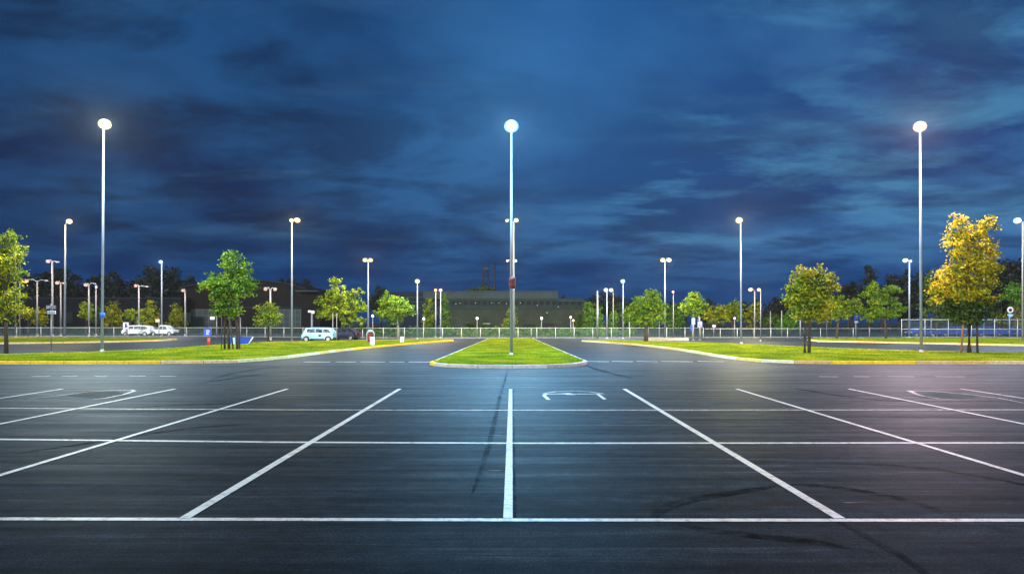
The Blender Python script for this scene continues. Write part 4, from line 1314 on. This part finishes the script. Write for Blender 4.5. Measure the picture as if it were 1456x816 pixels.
# more cars parked behind the tall mesh fence on the right
for px, D, lb in ((1352, 101, 'dim blue car behind the mesh fence just left of the golden trunk'), (1402, 103, 'dim blue car behind the mesh fence right of the golden trunk'), (1450, 102, 'dim blue car behind the mesh fence at the right edge')):
    car('hatchback_car', lb, 'car', px, D, 4.3, 1.45, 1.7, sed, gs, M_bcar, wheels=(.18, .82), wr=.30, group='blue cars behind the mesh fence')

# blue crash barrier
t = thing('guard_rail', 'long blue two bar guard rail behind the tall mesh fence', 'guard rail', (XD(1330, 99), 98.6, 0))
L = 26
for z in (.45, .95):
    MB().box((L / 2, 0, z), (L, .06, .16)).build('rail', surf('blue_rail', (.05, .10, .38), .5, .1), t)
for i in range(10):
    MB().box((i * L / 9, .07, .5), (.08, .08, 1.1)).build('post', M_dpole, t)


# ------------------------------------------------------------------ signs and small furniture
def post_sign(name, label, px, D, top, panels, width=2.2, mat=None, z0=0.0, cat='sign', group=None, dx=0.0):
    """panels: (cx px, cy px, w px, h px, material, marks) marks: boxes in panel-relative units with material"""
    bx = XD(px, D)
    t = thing(name, label, cat, (bx, D, z0), 0, group)
    r = width / 2 * D / F
    MB().tube([(0, 0, -.05), (0, 0, ZD(top, D) - z0)], r, 8).lathe((0, 0, 0), [(r * 2, -.02), (r * 2, .03), (r * 1.2, .05)], 8).build('post', mat or M_dpole, t)
    for (cx, cy, w_, h_, mm, marks) in panels:
        k = D / F
        p = MB().bbox((XD(cx, D) - bx, -r - .03, ZD(cy, D) - z0), (w_ * k, .04, h_ * k), .008).build('panel', mm, t)
        if marks:
            by = {}
            for (u, v, uw, vh, mk) in marks:
                by.setdefault(mk.name, (mk, MB()))[1].box((XD(cx, D) - bx + u * w_ * k, -r - .056, ZD(cy, D) - z0 + v * h_ * k), (uw * w_ * k, .01, vh * h_ * k))
            for mk, mb_ in by.values():
                mb_.build('marking', mk, p)
    return t


M_signw = surf('sign_white', (0.72, 0.72, 0.80), .5, var=.1)
M_signp = surf('sign_purple_grey', (0.10, 0.09, 0.16), .5, var=.15)
M_signb = surf('sign_blue', (0.02, 0.08, 0.50), .4, var=.1)
letters = []
x = -.42
for ch in 'UPTCE':            # the blurred capitals on the upper plate
    g5 = {'U': [(0, 0, .2, 1), (.8, 0, .2, 1), (.4, -.42, .8, .18)], 'P': [(0, 0, .2, 1), (.4, .42, .7, .18), (.4, 0, .7, .18), (.8, .2, .2, .5)], 'T': [(.4, 0, .2, 1), (.4, .42, 1, .18)],
          'C': [(0, 0, .2, 1), (.4, .42, .8, .18), (.4, -.42, .8, .18)], 'E': [(0, 0, .2, 1), (.4, .42, .8, .18), (.4, 0, .7, .16), (.4, -.42, .8, .18)]}[ch]
    for (a, b, c, d) in g5:
        letters.append((x + a * .13, b * .62, c * .13, d * .62, M_signw))
    x += .185
bars = [(-.36 + i * .18, 0, .05, .5, M_signp) for i in range(5)]
post_sign('road_sign', 'two plate sign on a thin pole in the road behind the left lawn', 72.7, 48.5, 432, [(73.5, 437, 14, 6.0, M_signp, letters), (74, 444.2, 12.5, 4.6, M_signw, bars)], 1.7)
# blue plate on a red post
post_sign('bollard_sign', 'square blue sign on a short red post by the left road', 296.5, 62, 480, [(296, 472.5, 10.5, 10, M_signb, [(-.05, .12, .10, .55, M_signw), (.1, .32, .32, .12, M_signw), (.12, 0, .3, .12, M_signw), (.24, .16, .1, .3, M_signw), (.05, -.25, .38, .12, M_signw)])], 4.2, M_rpaint)
post_sign('road_sign', 'small white box sign on a thin post behind the left stakes', 308, 96, 449, [(302.5, 452.3, 6.5, 4.2, M_signw, [])], 2.0)
post_sign('floodlight_post', 'grey post with a double white flood box beside the pale blue wagon', 443.5, 86, 443, [(440.8, 442.8, 4.5, 3.2, M_signw, []), (445.5, 443.8, 4, 4.4, M_signw, [])], 2.8, M_pole, cat='post')
post_sign('parking_sign', 'pale sign with a blue emblem behind the white wagon', 180, 101, 460, [(180, 463, 8, 9.5, M_signw, [(0, .05, .34, .62, M_signb), (.1, -.1, .5, .2, M_signb)])], 3.0)
post_sign('road_sign', 'white panel between the slim evergreens and the white lamp post', 226, 101, 453, [(224.5, 456, 6, 4.2, surf('sign_peach', (.8, .52, .36), .5), [])], 1.4)
post_sign('direction_sign', 'upright blue rectangular sign in front of the loose green tree', 1217, 86, 446, [(1217, 453, 5.5, 13, M_signb, [(0, .25, .7, .08, M_signw), (0, -.35, .9, .24, M_signw), (0, .02, .6, .06, M_signw)])], 1.8)
post_sign('road_sign', 'small white box sign on a post left of the dense double trunk tree', 1138, 90, 448, [(1133, 450.5, 6.5, 4.5, M_signw, [])], 2.0)
post_sign('road_sign', 'pale lilac notice board between the two pale trunks', 995, 81, 452, [(994.8, 461, 6.5, 8, surf('sign_lilac', (.28, .30, .52), .5), [(0, -.2, .6, .1, M_signb)])], 2.0)
post_sign('road_sign', 'tall white and blue post board beside the pale split trunk', 986, 80, 452, [(985.5, 457, 5, 9, surf('sign_grey_blue', (.30, .36, .5), .5), []), (983, 466, 3, 8, M_signb, [])], 2.0, M_pole)
post_sign('road_sign', 'tiny white plate on a pole under the spreading olive tree', 1015, 96, 461, [(1015, 463.5, 4.5, 3, M_signw, [])], 1.3)
# round twin disc sign
D = 90
t = thing('disc_sign', 'post with a white ring sign above a half blue disc', 'sign', (XD(1435.5, D), D, 0))
MB().tube([(0, 0, -.05), (0, 0, ZD(437, D))], .085, 8).build('post', M_pole, t)


def disc(cx, cz, r, y, th=.04, half=False, n=28):
    mb = MB()
    a0, a1 = (math.pi, 2 * math.pi) if half else (0, 2 * math.pi)
    k = n // 2 if half else n
    pts = [(cx + r * math.cos(a0 + (a1 - a0) * q / (k if half else n)), cz + r * math.sin(a0 + (a1 - a0) * q / (k if half else n))) for q in range(k + (1 if half else 0))]
    return mb.prism(pts, y, y - th)


zz = ZD(440.5, D)
d1 = disc(0, zz, .40, -.10).build('ring_disc', M_signw, t)
disc(0, zz - .03, .22, -.142, .012).build('marking', M_dark, d1)
zz = ZD(446.5, D)
d2 = disc(0, zz, .40, -.10, half=True).build('half_disc', surf('sign_skyblue', (.25, .5, .9), .4), t)
MB().box((0, -.146, zz - .16), (.30, .012, .07)).build('marking', M_signw, d2)

# small globe lamps
def globe(label, px, D, top, r, col, watts, base=None, mat=None):
    t = thing('globe_lamp', label, 'lamp post', (XD(px, D), D, 0), 0, 'small globe lamps')
    z = ZD(top, D); r = r * .58; watts = watts * .35
    MB().tube([(0, 0, -.03), (0, 0, z - r * .8)], [.075, .05], 8).build('pole', mat or M_dpole, t)
    MB().lathe((0, 0, z - r), [(r * .45, -.1), (r * .6, 0), (r * .5, .05)], 10).build('collar', M_house, t)
    prof = [(max(.02, r * math.sin(a)), -r * math.cos(a)) for a in [R(v) for v in (20, 50, 90, 130, 165)]]
    MB().lathe((0, 0, z), prof, 12).build('globe', lampmat(col, max(0.8, watts / (math.pi * 4 * math.pi * r * r))), t)
    return t


globe('small dim yellow globe lamp right of the bright green spreading tree', 602.5, 96, 453, .28, 'lemon', 60)
globe('small pale yellow globe lamp in front of the warehouse wall', 678.5, 96, 452.5, .28, 'lemon', 70)
globe('small white globe lamp in front of the loading door', 770, 96, 452.5, .28, 'lemon', 90)
globe('small white lamp with side arms near the right end of warehouse', 811.5, 96, 451, .22, 'white', 140)
globe('small pink globe lamp behind the maroon bin', 529.8, 92, 449, .26, 'rose', 60)
globe('small pink globe lamp left of the tall single lamp', 1044.5, 93, 452.5, .24, 'magenta', 60)
globe('tiny yellow globe lamp above the lane fence', 815, 99, 455.5, .22, 'amber', 60)

# bare poles
for px, D, top, lb, w_ in ((849.5, 88, 414, 'tall bare unlit pole left of the bright white lamp', 3.4), (1095.5, 96, 443, 'short bare white pole left of the low bushes', 1.6), (1111.5, 92, 442, 'slim bare pole right of the short white one', 1.8), (1324, 92, 453, 'short tan pole under the golden tree', 1.5), (937.5, 90, 444, 'thin pale pole left of the twin headed lamp', 1.5), (921.5, 86, 459, 'short pale pole beside the dark trunk', 2.0), (473.2, 80, 446, 'thin pale pole in front of the yellow green tree', 1.6), (478.8, 72.5, 446, 'thin tan pole between the wagon and the navy car', 1.5), (28, 99, 385, 'blue grey bare pole near the left edge', 2.0), (895, 90, 452, 'thin grey pole under the green tip tree', 1.6), (1175.5, 92, 455, 'thin grey pole right of the dense tree', 1.3), (325.5, 92, 452, 'pale blue grey pole behind the dark stakes', 2.2), (342, 92, 452, 'grey pole right of the dark stakes', 1.8), (497, 86, 452, 'thin grey pole behind the navy car', 1.3)):
    t = thing('metal_pole', lb, 'pole', (XD(px, D), D, 0), 0, 'bare poles')
    r = w_ * .42 * D / F
    MB().tube([(0, 0, -.05), (0, 0, ZD(top, D))], [r, r * .85], 8).build('shaft', M_dpole, t)
    MB().lathe((0, 0, ZD(top, D)), [(r * .95, -.01), (r * 1.05, .02), (r * .4, .06)], 8).build('cap', M_dpole, t)

# leaning white boards on the left lawn and the maroon bin
for (ax, ay), (bx_, by_), w_, lb in (((531.5, 492), (526.5, 480.5), 6.4, 'white board leaning over at the kerb below the maroon bin'), ((573.5, 487.6), (569.5, 479.8), 5.2, 'smaller white board leaning on the lawn below the spreading tree')):
    X, D = G(ax, ay + 1)
    k = D / F
    h = (ay - by_) * k
    t = thing('leaning_board', lb, 'board', (X, D, LG), 0, 'white leaning boards')
    dx = (bx_ - ax) * k
    ang = math.atan2(-dx, h)
    MB().bbox((dx / 2, .12, h / 2), (w_ * k, .05, math.hypot(h, dx)), .012).build('panel', M_wpaint, t).rotation_euler = (R(-8), 0, 0)
    MB().tube([(dx * .8, .16, h * .8), (dx * .5, .5, 0)], .025, 6).build('prop_leg', M_dpole, t)
X, D = XD(526.8, 68), 68
t = thing('litter_bin', 'maroon litter bin under a white arched hood on the left lawn', 'bin', (X, D, LG))
MB().lathe((0, 0, 0), [(.25, 0), (.29, .05), (.31, .75), (.33, .80), (.30, .84)], 16).build('bin_body', M_maroon, t)
arch = [(.36 * math.cos(a), 0, .80 + .42 * math.sin(a)) for a in [R(v) for v in range(0, 181, 15)]]
MB().tube([(.36, 0, 0)] + arch + [(-.36, 0, 0)], .035, 8).build('hood_frame', M_wpaint, t)
MB().lathe((0, 0, 1.02), [(.30, 0), (.28, .06), (.16, .15), (.03, .18)], 14).build('hood', surf('pale_lilac_paint', (.45, .42, .62), .5), t)
MB().box((0, -.315, .45), (.2, .03, .34)).build('label_plate', surf('orange_red', (.55, .12, .06), .5), t)

# blue slanted panel beyond the stakes
X, D = XD(340, 62), 62
t = thing('trolley_bay_board', 'low blue slanted board with white rim behind the tree stakes', 'board', (X, D, 0))
k = D / F
p = [(-14, 12.2), (20, 12.2), (13, 2.0), (-14, 2.0)]
mb = MB()
mb.prism([(a * k, b * k) for a, b in p], 0, .06)
mb.build('panel', surf('panel_blue', (.02, .06, .32), .6, spec=.1), t)
fr = MB()
for a, b in ((p[1], p[2]), (p[2], p[3])):
    fr.tube([(a[0] * k, -.02, a[1] * k), (b[0] * k, -.02, b[1] * k)], .045, 8)
fr.build('rim', M_wpaint, t)
MB().box((-8 * k, -.012, 7 * k), (5 * k, .02, 9 * k)).build('marking', surf('sign_skyblue2', (.35, .62, .95), .4), t)
for q in (-11, 9):
    MB().tube([(q * k, .05, -.02), (q * k, .05, 3 * k)], .04, 8).build('leg', M_dpole, t)
# low white wall end and small post beside it
X, D = XD(948, 78), 78
o = MB().bbox((0, 0, .16), (XD(979, D) - XD(917, D), .35, .34), .03).build('low_wall', M_conc)
o.location = (X, D, 0)
tag(o, 'low white concrete wall behind the tip of the right lawn', 'wall')
t = thing('bollard', 'thin dark bollard at the far end of the island', 'bollard', (XD(755.5, 84), 84, 0))
MB().tube([(0, 0, -.02), (0, 0, 1.25)], .07, 8).build('post', M_dpole, t)
MB().lathe((0, 0, 1.2), [(.075, 0), (.085, .03), (.03, .08)], 8).build('cap', M_wpaint, t)

# ------------------------------------------------------------------ sky and light
w = bpy.data.worlds.new('World')
scene.world = w
w.use_nodes = True
nt = w.node_tree
nt.nodes.clear()
out = N(nt, 'ShaderNodeOutputWorld')
bg = N(nt, 'ShaderNodeBackground')
SUN_EL, SUN_ROT = R(-3.0), R(200)
sky = N(nt, 'ShaderNodeTexSky', sky_type='NISHITA')
sky.sun_disc = False
sky.sun_elevation = SUN_EL
sky.sun_rotation = SUN_ROT
tc = N(nt, 'ShaderNodeTexCoord')
sep = N(nt, 'ShaderNodeSeparateXYZ')
nt.links.new(tc.outputs['Generated'], sep.inputs[0])
# cloud deck: directions projected on a flat layer overhead
zc = math_(nt, 'ADD', math_(nt, 'MAXIMUM', sep.outputs[2], 0.0), 0.13)
u = math_(nt, 'DIVIDE', sep.outputs[0], zc)
v = math_(nt, 'DIVIDE', sep.outputs[1], zc)
cmb = N(nt, 'ShaderNodeCombineXYZ')
nt.links.new(u, cmb.inputs[0]); nt.links.new(v, cmb.inputs[1])
def cloud(scale, rot, nscale, det, rough, dist, loc=(0, 0, 0)):
    mp = N(nt, 'ShaderNodeMapping')
    mp.inputs['Scale'].default_value = scale; mp.inputs['Rotation'].default_value = (0, 0, rot); mp.inputs['Location'].default_value = loc
    nt.links.new(cmb.outputs[0], mp.inputs['Vector'])
    return noise(nt, mp.outputs['Vector'], nscale, det, rough, dist)
big = cloud((1.0, .85, 1), R(24), .85, 7, .57, .25, (3.1, 1.7, 0))
mid = cloud((.9, 1.15, 1), R(-24), 1.9, 8, .60, .3, (7.4, 0.6, 0))
streak = cloud((.7, 1.25, 1), R(-12), 1.35, 8, .58, .15, (0.4, 2.2, 0))
wisp = cloud((.55, 1.6, 1), R(-30), 1.6, 6, .54, .2, (5, 1, 0))
right = vramp(nt, sep.outputs[0], -0.36, 0.50)                 # the brighter half of the dusk sky
deck = mixc(nt, right, (0.0006, 0.016, 0.076), (0.0060, 0.050, 0.190))
deck_hi = mixc(nt, right, (0.0075, 0.062, 0.185), (0.0380, 0.150, 0.350))
col = mixc(nt, vramp(nt, big, .41, .60), deck, deck_hi)
col = mixc(nt, math_(nt, 'MULTIPLY', vramp(nt, wisp, .54, .68), math_(nt, 'ADD', .34, math_(nt, 'MULTIPLY', right, .20))), col, (0.034, 0.110, 0.225))
zone = math_(nt, 'MULTIPLY', vramp(nt, sep.outputs[0], -0.02, 0.20), vramp(nt, sep.outputs[2], 0.05, 0.14))
gap = math_(nt, 'MULTIPLY', vramp(nt, streak, .50, .60), zone)
col = mixc(nt, math_(nt, 'MULTIPLY', gap, .80), col, (0.048, 0.195, 0.365))
col = mixc(nt, vramp(nt, mid, .54, .38, 0.0, .72), col, mixc(nt, right, (0.0006, 0.011, 0.048), (0.0065, 0.034, 0.122)))
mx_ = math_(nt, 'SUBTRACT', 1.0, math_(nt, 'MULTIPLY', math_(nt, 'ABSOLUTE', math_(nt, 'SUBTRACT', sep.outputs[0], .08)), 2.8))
sky_glow = math_(nt, 'MULTIPLY', math_(nt, 'MAXIMUM', mx_, 0.0), vramp(nt, sep.outputs[2], 0.08, 0.34))
col = mixc(nt, math_(nt, 'MULTIPLY', sky_glow, .66), col, (0.022, 0.132, 0.365))          # glow of the centre lamp, painted into the sky colour
col = mixc(nt, vramp(nt, sep.outputs[2], 0.11, 0.0), col, (0.0004, 0.034, 0.155))
col = mixc(nt, 1.0, col, mixc(nt, 1.0, sky.outputs[0], (0.05, 0.05, 0.05), 'MULTIPLY'), 'ADD')
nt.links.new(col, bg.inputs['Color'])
bg.inputs['Strength'].default_value = 0.76
nt.links.new(bg.outputs[0], out.inputs[0])

sl = bpy.data.lights.new('Sun', 'SUN')
sl.energy = 2.2
sl.angle = R(14)
sl.color = (0.97, 0.98, 0.95)
so = bpy.data.objects.new('Sun', sl)
COL.objects.link(so)
so.rotation_euler = (R(77), 0, R(-22))           # last glow from behind the viewer
so.location = (0, -20, 40)

# ------------------------------------------------------------------ night air
m, hn, ho_ = nodes('night_air')
pv = N(hn, 'ShaderNodeVolumePrincipled')
pv.inputs['Color'].default_value = (0.80, 0.90, 1.0, 1)
pv.inputs['Density'].default_value = HAZE
pv.inputs['Anisotropy'].default_value = 0.45
hn.links.new(pv.outputs[0], ho_.inputs['Volume'])
hz_ = MB().box((0, 400, 9.5), (1500, 1300, 22)).build('haze', m)
tag(hz_, kind='stuff')

# ------------------------------------------------------------------ camera
cam = bpy.data.cameras.new('Camera')
cam.sensor_width = 36
cam.lens = 24
cam.shift_y = 49 / 1456
cam.clip_end = 5000
co = bpy.data.objects.new('Camera', cam)
COL.objects.link(co)
co.location = (0, 0, H)
co.rotation_euler = (R(90), 0, 0)
scene.camera = co

scene.render.engine = 'CYCLES'
cy = scene.cycles
cy.use_denoising = True
cy.denoiser = 'OPENIMAGEDENOISE'
cy.max_bounces = 6
cy.diffuse_bounces = 2
cy.glossy_bounces = 3
cy.transparent_max_bounces = 12
cy.transmission_bounces = 3
cy.volume_bounces = 0
cy.sample_clamp_indirect = 4.0
cy.sample_clamp_direct = 6.0
cy.use_light_tree = True
vs = scene.view_settings
vs.view_transform = 'Standard'
vs.look = 'None'
vs.exposure = 0.55
vs.gamma = 1.0
vs.use_curve_mapping = False
